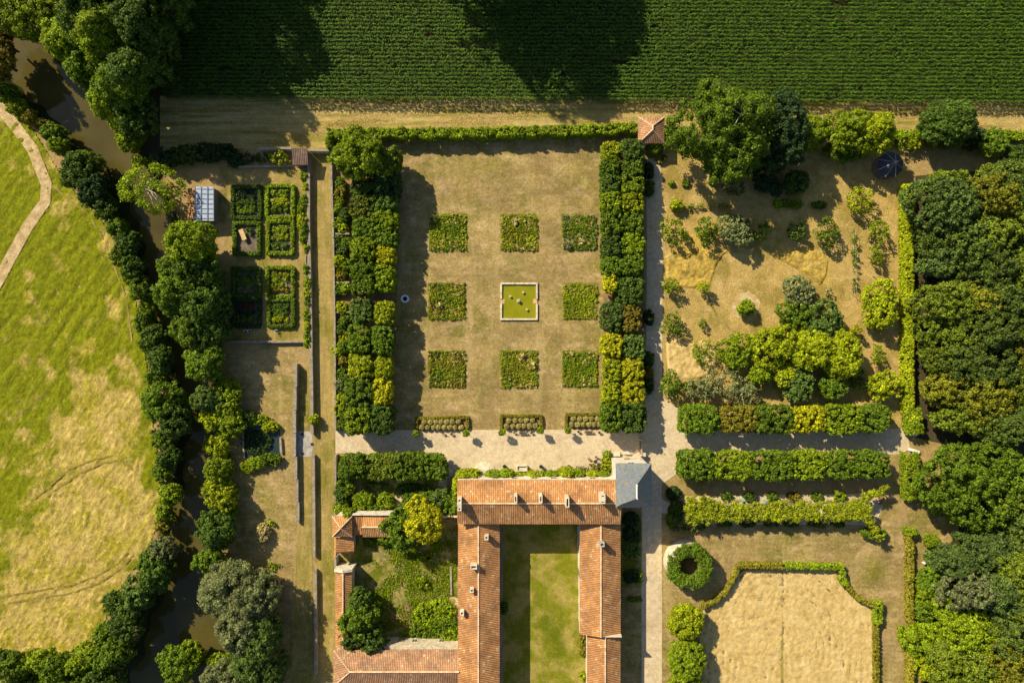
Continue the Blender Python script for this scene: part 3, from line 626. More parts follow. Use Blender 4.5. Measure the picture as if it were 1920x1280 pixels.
# ------------------------------------------------------------------ buildings
def roof_shell(parent, faces, mat, th=0.14, name='roof'):
    bm = bmesh.new(); vd = {}
    def V(p):
        k = tuple(round(c, 4) for c in p)
        if k not in vd: vd[k] = bm.verts.new(p)
        return vd[k]
    for f in faces:
        fc = bm.faces.new([V(p) for p in f])
    for f in bm.faces:
        f.normal_update()
        if f.normal.z < 0: f.normal_flip()
    r = bmesh.ops.extrude_face_region(bm, geom=bm.faces[:])
    top = [g for g in r['geom'] if isinstance(g, bmesh.types.BMVert)]
    for v in top: v.co.z += th
    bmesh.ops.recalc_face_normals(bm, faces=bm.faces)
    roof_uv(bm)
    me = bpy.data.meshes.new(name); bm.to_mesh(me); bm.free(); me.materials.append(mat)
    return link(name, me, parent)
def gable(parent, x0, x1, y0, y1, ze, zr, axis, mat, wallmat, h0=0.0, h1=0.0, ov=0.3, rp=None, zr2=None, cap=True, walls=True, ov_end=(0.12, 0.12)):
    """x0..y1 eave rectangle; h0/h1 hip lengths at the low/high end of the ridge axis"""
    if axis == 'x':
        yr = (y0 + y1) / 2 if rp is None else rp; a, b = (x0 + h0, yr, zr), (x1 - h1, yr, zr)
        F = [[(x0, y0, ze), (x1, y0, ze), b, a], [(x1, y1, ze), (x0, y1, ze), a, b]]
        if h0: F.append([(x0, y1, ze), (x0, y0, ze), a])
        if h1: F.append([(x1, y0, ze), (x1, y1, ze), b])
    else:
        xr = (x0 + x1) / 2 if rp is None else rp; a, b = (xr, y0 + h0, zr), (xr, y1 - h1, zr)
        F = [[(x0, y1, ze), (x0, y0, ze), a, b], [(x1, y0, ze), (x1, y1, ze), b, a]]
        if h0: F.append([(x0, y0, ze), (x1, y0, ze), a])
        if h1: F.append([(x1, y1, ze), (x0, y1, ze), b])
    roof = roof_shell(parent, F, mat)
    if cap:
        mb = MB(); mb.tube((a[0], a[1], a[2] + 0.13), (b[0], b[1], b[2] + 0.13), 0.14, n=6)
        for hh, r_ in ((h0, a), (h1, b)):
            if hh:
                cs = [(x0, y0), (x0, y1)] if (axis == 'x' and r_ is a) else [(x1, y0), (x1, y1)] if axis == 'x' else [(x0, y0), (x1, y0)] if r_ is a else [(x0, y1), (x1, y1)]
                for c in cs: mb.tube((c[0], c[1], ze + 0.13), (r_[0], r_[1], r_[2] + 0.13), 0.1, n=6)
        mb.build('ridge_cap', M['ridge'], roof)
    if walls:
        mb = MB(); e0, e1 = ov_end
        if axis == 'x':
            X0, X1 = x0 + (ov if h0 else e0), x1 - (ov if h1 else e1); Y0, Y1 = y0 + ov, y1 - ov
            sl = lambda y: ze + (zr - ze) * (1 - abs(y - yr) / ((y1 - yr) if y > yr else (yr - y0))) - 0.03
            prof = [(Y0, -0.1), (Y1, -0.1), (Y1, sl(Y1))] + ([] if (h0 or h1) else [(yr, zr - 0.05)]) + [(Y0, sl(Y0))]
            pr = [[(X, p[0], p[1]) for p in prof] for X in (X0, X1)]
        else:
            X0, X1 = x0 + ov, x1 - ov; Y0, Y1 = y0 + (ov if h0 else e0), y1 - (ov if h1 else e1)
            sl = lambda x: ze + (zr - ze) * (1 - abs(x - xr) / ((x1 - xr) if x > xr else (xr - x0))) - 0.03
            prof = [(X0, -0.1), (X1, -0.1), (X1, sl(X1))] + ([] if (h0 or h1) else [(xr, zr - 0.05)]) + [(X0, sl(X0))]
            pr = [[(p[0], Y, p[1]) for p in prof] for Y in (Y0, Y1)]
        n = len(prof); mb.poly(pr[0]); mb.poly(pr[1][::-1])
        for i in range(n): mb.poly([pr[0][i], pr[0][(i + 1) % n], pr[1][(i + 1) % n], pr[1][i]])
        bmesh.ops.remove_doubles(mb.bm, verts=mb.bm.verts, dist=1e-4)
        mb.build('wall', wallmat, parent)
    return roof
def chimney(roof, x, y, sx, sy, z0, z1, mat='pale_stone', holes=1):
    mb = MB(); t = 0.17; hx, hy = sx / 2, sy / 2
    mb.box(x - hx, x + hx, y - hy, y - hy + t, z0, z1); mb.box(x - hx, x + hx, y + hy - t, y + hy, z0, z1)
    mb.box(x - hx, x - hx + t, y - hy + t, y + hy - t, z0, z1); mb.box(x + hx - t, x + hx, y - hy + t, y + hy - t, z0, z1)
    if holes == 2: mb.box(x - hx + t, x + hx - t, y - hy * 0.55, y + hy * 0.55, z0, z1 - 0.02) if sy > sx else mb.box(x - 0.06, x + 0.06, y - hy + t, y + hy - t, z0, z1 - 0.02)
    # projecting cap course
    mb.box(x - hx - 0.05, x + hx + 0.05, y - hy - 0.05, y - hy, z1 - 0.22, z1 - 0.08); mb.box(x - hx - 0.05, x + hx + 0.05, y + hy, y + hy + 0.05, z1 - 0.22, z1 - 0.08)
    mb.build('chimney', M[mat], roof)
    fl = MB(); fl.box(x - hx + t + .01, x + hx - t - .01, y - hy + t + .01, y + hy - t - .01, z0 - 0.02, z0 + 0.05)
    return
def window(parent, x, y, z, w, h, face):
    """face: unit axis the window looks to ('n','s','e','w')"""
    o = MB(); t = 0.06
    def bx(mb, a0, a1, d0, d1, z0, z1):
        if face in 'ns':
            s = 1 if face == 'n' else -1; mb.box(x + a0, x + a1, min(y + s * d0, y + s * d1), max(y + s * d0, y + s * d1), z0, z1)
        else:
            s = 1 if face == 'e' else -1; mb.box(min(x + s * d0, x + s * d1), max(x + s * d0, x + s * d1), y + a0, y + a1, z0, z1)
    for a0, a1, z0, z1 in ((-w / 2 - .12, -w / 2, z - .12, z + h + .12), (w / 2, w / 2 + .12, z - .12, z + h + .12), (-w / 2, w / 2, z - .12, z), (-w / 2, w / 2, z + h, z + h + .12)): bx(o, a0, a1, -0.02, 0.05, z0, z1)
    bx(o, -0.03, 0.03, -0.02, 0.035, z, z + h); bx(o, -w / 2, -0.03, -0.02, 0.035, z + h * .6, z + h * .6 + .05); bx(o, 0.03, w / 2, -0.02, 0.035, z + h * .6, z + h * .6 + .05)
    f = o.build('window', M['pale_stone'], parent)
    g = MB(); bx(g, -w / 2, w / 2, -0.02, 0.015, z, z + h); g.build('pane', M['glass'], f)
def door(parent, x, y, w, h, face):
    mb = MB()
    if face in 'ns':
        s = 1 if face == 'n' else -1; mb.box(x - w / 2, x + w / 2, min(y, y + s * .06), max(y, y + s * .06), 0.02, h)
    else:
        s = 1 if face == 'e' else -1; mb.box(min(x, x + s * .06), max(x, x + s * .06), y - w / 2, y + w / 2, 0.02, h)
    mb.build('door', M['wood'], parent)

manor = empty('manor_house', (0, -28, 0), 'long stone manor house with orange tiled roofs round a grass courtyard and a slate tower', 'manor house')
def local(parent):    # children are modelled in world metres
    pass
_MO = manor.location.copy(); manor.location = (0, 0, 0)
rN = gable(manor, -9.6, 19.2, -32.2, -24.3, 7.4, 8.8, 'x', M['tile'], M['white_wall'])
rW = gable(manor, -9.66, -2.2, -76.0, -32.05, 5.5, 6.8, 'y', M['tile'], M['limestone'])
rE = gable(manor, 12.15, 19.45, -52.4, -32.05, 5.6, 6.85, 'y', M['tile'], M['white_wall'])
rE2 = gable(manor, 13.5, 19.5, -76.0, -52.45, 5.2, 6.2, 'y', M['tile'], M['white_wall'], rp=16.65)
mb = MB(); mb.box(15.8, 19.5, -52.5, -52.3, 5.7, 6.72); mb.build('parapet', M['pale_stone'], manor)
mb = MB(); mb.box(-9.6, 19.2, -24.42, -24.22, 7.36, 7.56); mb.build('cornice', M['pale_stone'], manor)
for px, py, sx, sy, z1, ho in ((861.5, 946, .66, 2.1, 10.6, 2), (966.8, 935.5, .55, 1.2, 10.7, 1), (1014, 935.5, .55, 1.25, 10.7, 1), (1064, 942, .62, 1.7, 10.9, 1), (1130.5, 935.5, .85, 1.55, 10.9, 2)):
    x, y = P(px, py, z1); chimney(rN, x, y, sx, sy, 7.6, z1, holes=ho)
for px, py, sx, sy, z1 in ((912, 1008, .7, .75, 7.7), (888, 1063, 1.15, .75, 8.0), (884.5, 1107, .7, .7, 7.6), (866, 1149.5, .7, .75, 7.2)):
    x, y = P(px, py, z1); chimney(rW, x, y, sx, sy, 5.4, z1)
x, y = P(1129, 1021, 8.4); chimney(rE, x, y, .85, .75, 6.0, 8.4, 'concrete')
# tower
tx0, tx1, ty0, ty1 = 18.05, 24.3, -28.9, -21.2
mb = MB(); mb.box(tx0 + .45, tx1 - .45, ty0 + .45, ty1 - .45, -0.1, 8.98); mb.build('tower_wall', M['white_wall'], manor)
zt, zm, zr = 9.0, 9.9, 13.4; i1 = 0.75
def inset(t, z): return [(tx0 + t, ty0 + t, z), (tx1 - t, ty0 + t, z), (tx1 - t, ty1 - t, z), (tx0 + t, ty1 - t, z)]
A, B = inset(0, zt), inset(i1, zm); r0, r1 = (20.95, -26.3, zr), (20.95, -24.0, zr)
F = [[A[i], A[(i + 1) % 4], B[(i + 1) % 4], B[i]] for i in range(4)]
F += [[B[0], B[1], r0], [B[1], B[2], r1, r0], [B[2], B[3], r1], [B[3], B[0], r0, r1]]
rT = roof_shell(manor, F, M['slate'], 0.1, 'tower_roof'); rT['label'] = 'steep grey slate hipped roof of the tower'
mb = MB(); mb.tube((r0[0], r0[1], zr + .1), (r1[0], r1[1], zr + .1), 0.13, n=6)
for r_ in (r0, r1): mb.tube((r_[0], r_[1], zr), (r_[0], r_[1], zr + .9), 0.09, 0.03, 6)
mb.build('ridge_cap', M['white_paint'], rT)
mb = MB(); mb.box(tx0 + .25, tx1 - .25, ty0 + .25, ty1 - .25, 8.7, 8.97); mb.build('cornice', M['pale_stone'], manor)
for x in (-6.5, -3.0, 0.5, 4.0, 7.5, 11.0, 14.5):
    window(manor, x, -24.6, 1.0, 1.0, 1.7, 'n'); window(manor, x, -24.6, 4.4, 1.0, 1.6, 'n')
window(manor, 21.2, -21.65, 5.8, 1.1, 1.6, 'n'); window(manor, 21.2, -21.65, 1.2, 1.1, 1.8, 'n')
window(manor, 23.85, -25, 5.8, 1.0, 1.6, 'e'); window(manor, 23.85, -25, 1.2, 1.0, 1.8, 'e')
for x in (0.5, 4.5, 8.5): window(manor, x, -31.9, 1.0, 1.0, 1.6, 's'); window(manor, x, -31.9, 4.4, 1.0, 1.5, 's')
for y in (-36, -40.5, -45, -49.5, -54, -58.5):
    window(manor, -2.5, y, 3.3, .9, 1.3, 'e'); window(manor, 12.45 if y > -52 else 13.8, y, 2.6, .9, 1.4, 'w')
    window(manor, 19.15 if y > -52 else 19.2, y, 2.6, .9, 1.4, 'e'); window(manor, -9.36, y, 2.8, .8, 1.3, 'w')
door(manor, -2.5, -43, 1.1, 2.2, 'e'); door(manor, 12.45, -43, 1.1, 2.2, 'w'); door(manor, 2.6, -31.9, 1.2, 2.3, 's'); door(manor, -0.9, -24.6, 1.3, 2.4, 'n')

rng_b = empty('service_range', (0, 0, 0), 'low range with faded tiled roof hipped at its west end, south of the walled garden', 'outbuilding')
rS = gable(rng_b, -32.3, -9.5, -62.4, -55.8, 4.3, 5.7, 'x', M['tile_old'], M['pale_stone'], h0=3.3)
mb = MB(); mb.box(-31.9, -9.75, -56.0, -55.28, 3.2, 3.65); mb.build('cornice', M['limestone'], rng_b, jitter=0.06)
mb = MB(); mb.box(-31.9, -9.75, -55.78, -55.34, -0.1, 3.2); mb.build('wall', M['limestone'], rng_b)
for x in (-28, -23, -18, -13): window(rng_b, x, -55.34, 1.0, .9, 1.2, 'n')
door(rng_b, -20.5, -55.34, 1.1, 2.1, 'n')

def rect(px0, px1, py0, py1, h):
    x0, y1 = P(px0, py0, h); x1, y0 = P(px1, py1, h); return x0, x1, y0, y1
pav = empty('corner_pavilion', (0, 0, 0), 'small square pavilion with pyramid orange tiled roof at the north-west corner of the walled garden', 'pavilion')
x0, x1, y0, y1 = rect(623.5, 660.5, 966.8, 1005.5, 3.9)
gable(pav, x0, x1, y0, y1, 3.9, 5.1, 'y', M['tile'], M['limestone'], h0=(y1 - y0) / 2 - .02, h1=(y1 - y0) / 2 - .02)
door(pav, x1 - .3, (y0 + y1) / 2 - .6, .9, 2.0, 'e')
ln = empty('lean_to_shed', (0, 0, 0), 'short tiled lean-to joining the corner pavilion and the gabled shed', 'shed')
a0, a1, b0, b1 = rect(660.6, 680, 968, 1003, 3.2)
roof_shell(ln, [[(a0, b0, 2.7), (a1, b0, 2.7), (a1, b1, 3.5), (a0, b1, 3.5)]], M['tile'])
mb = MB(); mb.box(a0 + .02, a1 - .02, b0 + .3, b1 - .1, -.1, 2.75); mb.build('wall', M['limestone'], ln)
sh = empty('garden_shed', (0, 0, 0), 'gabled shed with orange tiled roof east of the pavilion and lean-to', 'shed')
a0, a1, b0, b1 = rect(680, 733.8, 965, 1006, 3.2)
gable(sh, a0, a1, b0, b1, 3.2, 4.0, 'x', M['tile'], M['limestone']); door(sh, (a0 + a1) / 2, b0 + .3, .9, 2.0, 's')
sh2 = empty('log_store', (0, 0, 0), 'little tiled store against the south side of the corner pavilion', 'shed')
a0, a1, b0, b1 = rect(631.5, 663, 1006.5, 1034, 3.1)
roof_shell(sh2, [[(a0, b0, 3.5), (a1, b0, 2.7), (a1, b1, 2.7), (a0, b1, 3.5)]], M['tile'])
mb = MB(); mb.box(a0 + .1, a1 - .3, b0 + .2, b1 - .1, -.1, 2.78); mb.build('wall', M['limestone'], sh2)
a0, a1, b0, b1 = rect(626.5, 631.3, 1006.5, 1044, 3.1)
roof_shell(sh2, [[(a0, b0, 2.9), (a1, b0, 3.45), (a1, b1, 3.45), (a0, b1, 2.9)]], M['tile'])
mb = MB(); mb.box(a0 + .05, a1 - .1, b0 + .1, b1 - .1, -.1, 2.85); mb.build('wall', M['limestone'], sh2)
st = empty('narrow_stable', (0, 0, 0), 'long narrow stable with orange tiled roof along the west side of the walled garden', 'stable')
a0, a1, b0, b1 = rect(628.5, 660, 1070, 1212, 3.5); xr = P(643.3, 1100, 4.2)[0]
gable(st, a0, a1, b0, b1, 3.4, 4.1, 'y', M['tile'], M['limestone'], rp=xr)
mb = MB(); mb.poly([(a0 - .1, b1, -.1), (a1 + .1, b1, -.1), (a1 + .1, b1, 3.9), (xr, b1, 4.6), (a0 - .1, b1, 3.9)])
r = bmesh.ops.extrude_face_region(mb.bm, geom=mb.bm.faces[:])
for g in r['geom']:
    if isinstance(g, bmesh.types.BMVert): g.co.y += 0.45
mb.build('gable_wall', M['pale_stone'], st)
for y in (b0 + 2, b0 + 6, b0 + 10): window(st, a1 - .3, y, 1.2, .8, 1.0, 'e')

gp = empty('gate_pavilion', (0, 0, 0), 'square garden pavilion with hipped pink tiled roof at the end of the north hedge', 'pavilion')
a0, a1, b0, b1 = rect(1196, 1245.5, 220, 269.5, 3.0)
gable(gp, a0, a1, b0, b1, 3.0, 4.5, 'y', M['tile_old'], M['limestone'], h0=(y1 - y0) / 2 + .2, h1=(y1 - y0) / 2 + .2)
door(gp, (a0 + a1) / 2, b0 + .3, 1.1, 2.1, 's'); window(gp, a1 - .3, (b0 + b1) / 2, 1.1, .8, 1.1, 'e')
ts = empty('tool_shed', (0, 0, 0), 'tiny shed with square brown tiled roof against the kitchen garden wall', 'shed')
a0, a1, b0, b1 = rect(548, 577, 279, 309, 2.4)
roof_shell(ts, [[(a0, b0, 2.2), (a1, b0, 2.2), (a1, b1, 2.7), (a0, b1, 2.7)]], M['tile_brown']); mb = MB(); mb.box(a0 + .2, a1 - .2, b0 + .2, b1 - .1, -.1, 2.25); mb.build('wall', M['grey_stone'], ts)
door(ts, (a0 + a1) / 2, b0 + .2, .8, 1.9, 's')
gs = empty('riverside_shed', (0, 0, 0), 'shed beside the river with a blue-grey metal roof and a strip of brown tiles', 'shed')
a0, a1, b0, b1 = rect(366, 401, 350, 414, 2.5)
mb = MB(); mb.box(a0 + .2, a1 - .2, b0 + .2, b1 - .2, -.1, 2.3); mb.build('wall', M['wood'], gs)
rf = roof_shell(gs, [[(a0, b0, 2.5), (a1, b0, 2.4), (a1, b1, 2.4), (a0, b1, 2.5)]], M['sheet'], 0.06)
mb = MB()
for i in range(7): yy = b0 + (b1 - b0) * (i + .5) / 7; mb.box(a0, a1, yy - .03, yy + .03, 2.56, 2.62)
for i in range(4): xx = a0 + (a1 - a0) * i / 3; mb.box(xx - .05, xx + .05, b0, b1, 2.57, 2.63)
mb.build('batten', NT('blue_grey_batten').finish((0.14, 0.20, 0.30), 0.6), rf)
c0, c1, d0, d1 = rect(351, 366, 353, 411, 2.2)
rf2 = roof_shell(gs, [[(c0, d0, 1.9), (c1 - .02, d0, 2.3), (c1 - .02, d1, 2.3), (c0, d1, 1.9)]], M['tile']); rf2['label'] = 'strip of brown tiled roof'
mb = MB(); mb.box(c0 + .2, c1 - .02, d0 + .2, d1 - .2, -.1, 1.95); mb.build('wall', M['wood'], gs)
gz = empty('garden_gazebo', (*P(1673, 307, 3.2), 0), 'octagonal gazebo with shade-darkened blue-grey pointed roof under the trees', 'gazebo')
mb = MB(); n = 8; R8 = 2.45
ring = [(R8 * math.cos(2 * PI * i / n + .4), R8 * math.sin(2 * PI * i / n + .4), 2.5) for i in range(n)]
rz_ = roof_shell(gz, [[ring[i], ring[(i + 1) % n], (0, 0, 4.3)] for i in range(n)], M['felt'], .08)
mb = MB()
for p in ring: mb.tube((p[0], p[1], p[2] + .1), (0, 0, 4.42), .05, n=5)
mb.tube((0, 0, 4.3), (0, 0, 4.9), .14, .04, 6); mb.build('ridge_cap', M['concrete'], rz_)
for p in ring:
    mb = MB(); mb.tube((p[0] * .9, p[1] * .9, 0), (p[0] * .9, p[1] * .9, 2.62), .07, n=6); mb.build('post', M['wood'], gz)
mb = MB(); mb.lathe(0, 0, [(2.2, -.05), (2.2, .12)], 16); mb.build('floor_deck', M['wood'], gz)
# ------------------------------------------------------------------ garden walls and stonework
def wall(pts, w, h, mat, label, name='garden_wall', cap=None, zt=0.0, group=None):
    """pts: photo pixels of the wall top (seen at height h)"""
    q = [Vector(P(px, py, h)) for px, py in pts]
    e = empty(name, (q[0].x, q[0].y, 0), label, 'wall', group)
    for nm, mat_, ww, z0, z1 in (('masonry', mat, w, -0.25, h - 0.1), ('coping', cap or 'coping', w + 0.08, h - 0.1, h)):
        mb = MB()
        L, R = [], []
        st = along([(p.x, p.y) for p in q], 1.2)
        for i, (p, d) in enumerate(st):
            n = Vector((-d.y, d.x)) * ww / 2 * random.uniform(0.92, 1.08); L.append(p + n); R.append(p - n)
        rows = [[mb.bm.verts.new((v.x - e.location.x, v.y - e.location.y, z + (random.uniform(-.02, .02) if z == z1 else 0))) for v in side] for side, z in ((L, z0), (L, z1), (R, z1), (R, z0))]
        for i in range(len(L) - 1):
            for j in range(4): a, b = rows[j], rows[(j + 1) % 4]; mb.bm.faces.new([a[i], a[i + 1], b[i + 1], b[i]])
        for i in (0, -1): mb.bm.faces.new([r[i] for r in rows])
        mb.build(nm, M[mat_], e)
    return e
wall([(578, 290), (578, 420), (582, 600), (585, 814)], .5, 1.1, 'grey_stone', 'long ivy-edged stone wall between the kitchen garden and the mown walk')
wall([(587.5, 853), (589, 1044)], .42, .9, 'grey_stone', 'low stone wall south of the concrete slab, ending at a gap in the walk')
wall([(591, 1068), (592.5, 1264)], .42, .9, 'grey_stone', 'southernmost low stone wall along the mown walk')
for i, (x, y0, y1, w) in enumerate(((554, 682, 725, .5), (553, 725.5, 768, .5), (551.8, 768.5, 811, .55), (551.2, 811.5, 855, .6), (554.5, 855.5, 898, .42), (556.8, 898.5, 940, .42), (558.6, 940.5, 980, .42))):
    wall([(x, y0), (x, y1)], w, 1.45 - .12 * i, 'grey_stone', 'grey stone section of the stepped yard wall, %s from the kitchen garden end' % ORD[i], group='sections of the stepped wall')
wall([(620, 262), (621, 330), (624, 420), (627, 600), (628.5, 808)], .28, 1.3, 'limestone', 'pale terrace wall along the west edge of the tree avenue')
wall([(628.5, 853), (629, 966)], .28, 1.6, 'limestone', 'pale wall between the mown walk and the terrace shrubs')
wall([(432, 641), (584, 640)], .3, .8, 'limestone', 'thin stone wall closing the kitchen garden on its south side')
wall([(484, 278), (547, 277.5)], .35, 1.8, 'limestone', 'stone wall north of the planted strip, west of the tool shed')
wall([(578, 281), (618, 282)], .3, 1.8, 'limestone', 'short stone wall closing the top of the mown walk')
wall([(437, 313), (547, 310)], .25, .5, 'limestone', 'low kerb wall along the south of the planted strip')
wall([(634, 964.5), (739, 964)], .22, 3.9, 'white_wall', 'white wall top behind the pavilion and sheds', cap='pale_stone')
wall([(740, 968), (859, 968)], .3, 2.6, 'limestone', 'tile-capped garden wall under the yellow tree', cap='ridge')
wall([(628, 1045), (629, 1069)], .3, 2.2, 'limestone', 'short wall between the log store and the narrow stable')
wall([(455, 802), (457, 858)], .22, .5, 'pale_stone', 'thin stone edge on the west side of the garden basin')
wall([(525, 820), (527, 850)], .3, .5, 'pale_stone', 'pale stone edge on the east side of the garden basin')
for y, l in ((438, 'highest'), (529, 'middle'), (585, 'lowest')):
    wall([(627, y), (655, y)], .22, 1.1, 'limestone', '%s of three little cross walls in the shrub border' % l, group='cross walls of the shrub border')
wall([(845, 1062), (846, 1115)], .25, .3, 'pale_stone', 'pale kerb line in the walled garden beside the manor')
sheet('basin_water', [(458, 795), (525, 800), (526, 856), (458, 858)], M['weed'], 0.05)
# pond
def pond():
    e = empty('square_pond', (*P(973, 565), 0), 'square stone pond with green water in the middle of the lawn', 'pond')
    hx, t, z = 3.5, .32, .35
    g = .45
    for sg in (1, -1):
        mb = MB()
        for a, b, c, d in ((-hx, hx, hx - t, hx), (-hx, -hx + t, g, hx - t), (hx - t, hx, g, hx - t)):
            c, d = sorted((c * sg, d * sg)); n = max(1, int(max(b - a, d - c) / .8))
            for i in range(n):
                if b - a > d - c: mb.box(a + (b - a) * i / n, a + (b - a) * (i + 1) / n - .015, c, d, -.2, z + random.uniform(-.02, .03))
                else: mb.box(a, b, c + (d - c) * i / n, c + (d - c) * (i + 1) / n - .015, -.2, z + random.uniform(-.02, .03))
        mb.build('stone_rim', M['pale_stone'], e)
    mb = MB(); mb.box(-hx + t, hx - t, -hx + t, hx - t, -.1, .05); mb.build('pond_water', M['pond'], e)
    mb = MB()
    for s in (-1, 1):
        for k in range(3): mb.box(min(s * (hx - t - .25 * k), s * (hx - t - .25 * (k - 1))) + (.0), max(s * (hx - t - .25 * k), s * (hx - t - .25 * (k - 1))), -g + .02, g - .02, -.05, .2 - .04 * k)
    mb.build('step', M['pine'], e)
    mats = M['limestone']
    for i, (px, py, s, l) in enumerate(((972, 564, .95, 'largest stone water spout in the middle of the pond'), (957, 556, .62, 'small stone water spout near the west rim of the pond'), (981, 548.5, .62, 'small stone water spout near the north rim of the pond'), (988, 580.5, .62, 'small stone water spout near the south-east corner of the pond'))):
        x, y = P(px, py); mb = MB()
        mb.lathe(0, 0, [(.26 * s, .02), (.26 * s, .18), (.14 * s, .22), (.10 * s, .45 * s), (.3 * s, .5 * s), (.34 * s, .6 * s), (.1 * s, .62 * s), (.07 * s, .8 * s)], 10)
        for k in range(5): a = k * 1.257 + i; mb.tube((.2 * s * math.cos(a), .2 * s * math.sin(a), .3), (.5 * s * math.cos(a), .5 * s * math.sin(a), .38 * s), .07 * s, .04 * s, 5)
        o = mb.build('water_spout', mats); o.location = (x, y, 0.03); tag(o, l, 'fountain', 'water spouts in the pond')
pond()
e = MB(); e.lathe(0, 0, [(.40, .02), (.74, -.1), (.76, .75), (.44, .75)], 24, closed=True)
o = e.build('stone_well', M['white_paint'], smooth=False); o.location = (*P(759.5, 560, .5), 0); tag(o, 'round white stone well ring on the shaded lawn', 'well')
mb = MB(); mb.lathe(0, 0, [(.38, -.05), (.38, .03)], 16); o2 = mb.build('shaft_dark_disc', M['black'], o)  # black disc stands in for the unlit depth of the well
# round stair at the manor terrace
x, y = P(908.5, 886); e = empty('round_steps', (x, y, 0), 'half-round white stone steps at the foot of the manor', 'steps')
for k in range(6):
    mb = MB(); n = 20; r = 2.1 - .3 * k; z0, z1 = (-.05, .14) if k == 0 else (.14 * k, .14 * (k + 1))
    top = [(r * math.cos(PI * i / n), r * math.sin(PI * i / n)) for i in range(n + 1)]
    vb = [mb.bm.verts.new((a, b, z0)) for a, b in top]; vt = [mb.bm.verts.new((a, b, z1)) for a, b in top]
    mb.bm.faces.new(vt); mb.bm.faces.new(vb[::-1])
    for i in range(n + 1): j = (i + 1) % (n + 1); mb.bm.faces.new([vb[i], vb[j], vt[j], vt[i]])
    mb.build('step', M['pale_stone'], e)
x, y = P(1177, 851); e = empty('round_steps', (x, y, 0), 'small half-round white steps in front of the tower', 'steps')
for k in range(3):
    mb = MB(); n = 14; r = 1.0 - .28 * k; z0, z1 = (-.05, .14) if k == 0 else (.14 * k, .14 * (k + 1))
    top = [(r * math.cos(PI * i / n), r * math.sin(PI * i / n)) for i in range(n + 1)]
    vb = [mb.bm.verts.new((a, b, z0)) for a, b in top]; vt = [mb.bm.verts.new((a, b, z1)) for a, b in top]
    mb.bm.faces.new(vt); mb.bm.faces.new(vb[::-1])
    for i in range(n + 1): j = (i + 1) % (n + 1); mb.bm.faces.new([vb[i], vb[j], vt[j], vt[i]])
    mb.build('step', M['pale_stone'], e)
# stone trough / side pieces
for px, py, sx, sy, h, l in ((979, 878, 2.0, 1.1, .7, 'white stone trough against the manor front'), (1156, 851, 1.2, .7, .5, 'small white stone block beside the tower steps'), (1206, 852, .9, .6, 1.0, 'white stone gate pier at the tower corner')):
    mb = MB(); x, y = P(px, py, h)
    if 'trough' in l:
        for a in ((-sx / 2, sx / 2, -sy / 2, -sy / 2 + .18), (-sx / 2, sx / 2, sy / 2 - .18, sy / 2), (-sx / 2, -sx / 2 + .18, -sy / 2 + .18, sy / 2 - .18), (sx / 2 - .18, sx / 2, -sy / 2 + .18, sy / 2 - .18)): mb.box(*a, -.05, h)
        mb.box(-sx / 2 + .18, sx / 2 - .18, -sy / 2 + .18, sy / 2 - .18, -.05, h * .6)
    else:
        mb.box(-sx / 2, sx / 2, -sy / 2, sy / 2, -.05, h, taper=.05); mb.box(-sx / 2 - .05, sx / 2 + .05, -sy / 2 - .05, sy / 2 + .05, h, h + .1)
    o = mb.build('stone_trough' if 'trough' in l else 'stone_block', M['pale_stone'], bevel=.02); o.location = (x, y, 0); tag(o, l, 'stonework')
# gate by the tower
e = empty('garden_gate', (*P(1199, 822), 0), 'open wooden gate on a post between the avenue and the tower', 'gate')
mb = MB(); mb.box(-.15, .15, -.15, .15, -.1, 1.9); mb.build('post', M['limestone'], e)
mb = MB(); mb.box(-.15, .15, -3.0, -2.7, -.1, 1.9); mb.build('post', M['limestone'], e)
mb = MB()
for k in range(4): mb.box(-.03, .03, -2.68, -.17, .2 + .38 * k, .28 + .38 * k)
for k in range(7): mb.box(-.04, -.031, -2.6 + .4 * k, -2.54 + .4 * k, .15, 1.5)
mb.build('gate_leaf', M['wood'], e)

# ------------------------------------------------------------------ furniture
def copy_tree(o, parent=None):
    c = o.copy(); C.objects.link(c); c.parent = parent
    for ch in list(o.children): copy_tree(ch, c)
    return c
def make_bench():
    e = empty('garden_bench', (0, 0, 0), 'x', 'bench')
    mb = MB()
    for k in range(4): mb.box(-.75, .75, -.22 + .11 * k, -.13 + .11 * k, .42, .46)
    mb.build('seat', M['wood'], e); mb = MB()
    for k in range(3): mb.box(-.75, .75, .24, .28, .52 + .13 * k, .62 + .13 * k)
    mb.build('backrest', M['wood'], e)
    for x in (-.68, .68):
        for y in (-.2, .26): mb = MB(); mb.box(x - .03, x + .03, y - .03, y + .03, 0.02, .42 if y < 0 else .9); mb.build('leg', M['wood'], e)
    return e
b0 = make_bench()
for i, (px, py, rz, l) in enumerate(((980.5, 811.5, 0, 'grey wooden bench in front of the middle bed of box balls'), (1102.8, 809.5, 0, 'grey wooden bench in front of the eastern bed of box balls'), (1087, 875, PI, 'grey wooden bench against the manor front'), (1163, 251, 0, 'grey bench in the shade below the north hedge'), (634, 556, PI / 2, 'blue-grey bench in the shrub border west of the avenue'), (581, 488, PI / 2, 'small bench beside the kitchen garden wall'), (1651, 938, 0.9, 'bench at the forked east end of the vine pergola'))):
    o = b0 if i == 0 else copy_tree(b0)
    o.location = (*P(px, py), 0); o.rotation_euler = (0, 0, rz); o['label'] = l; o['group'] = 'garden benches'
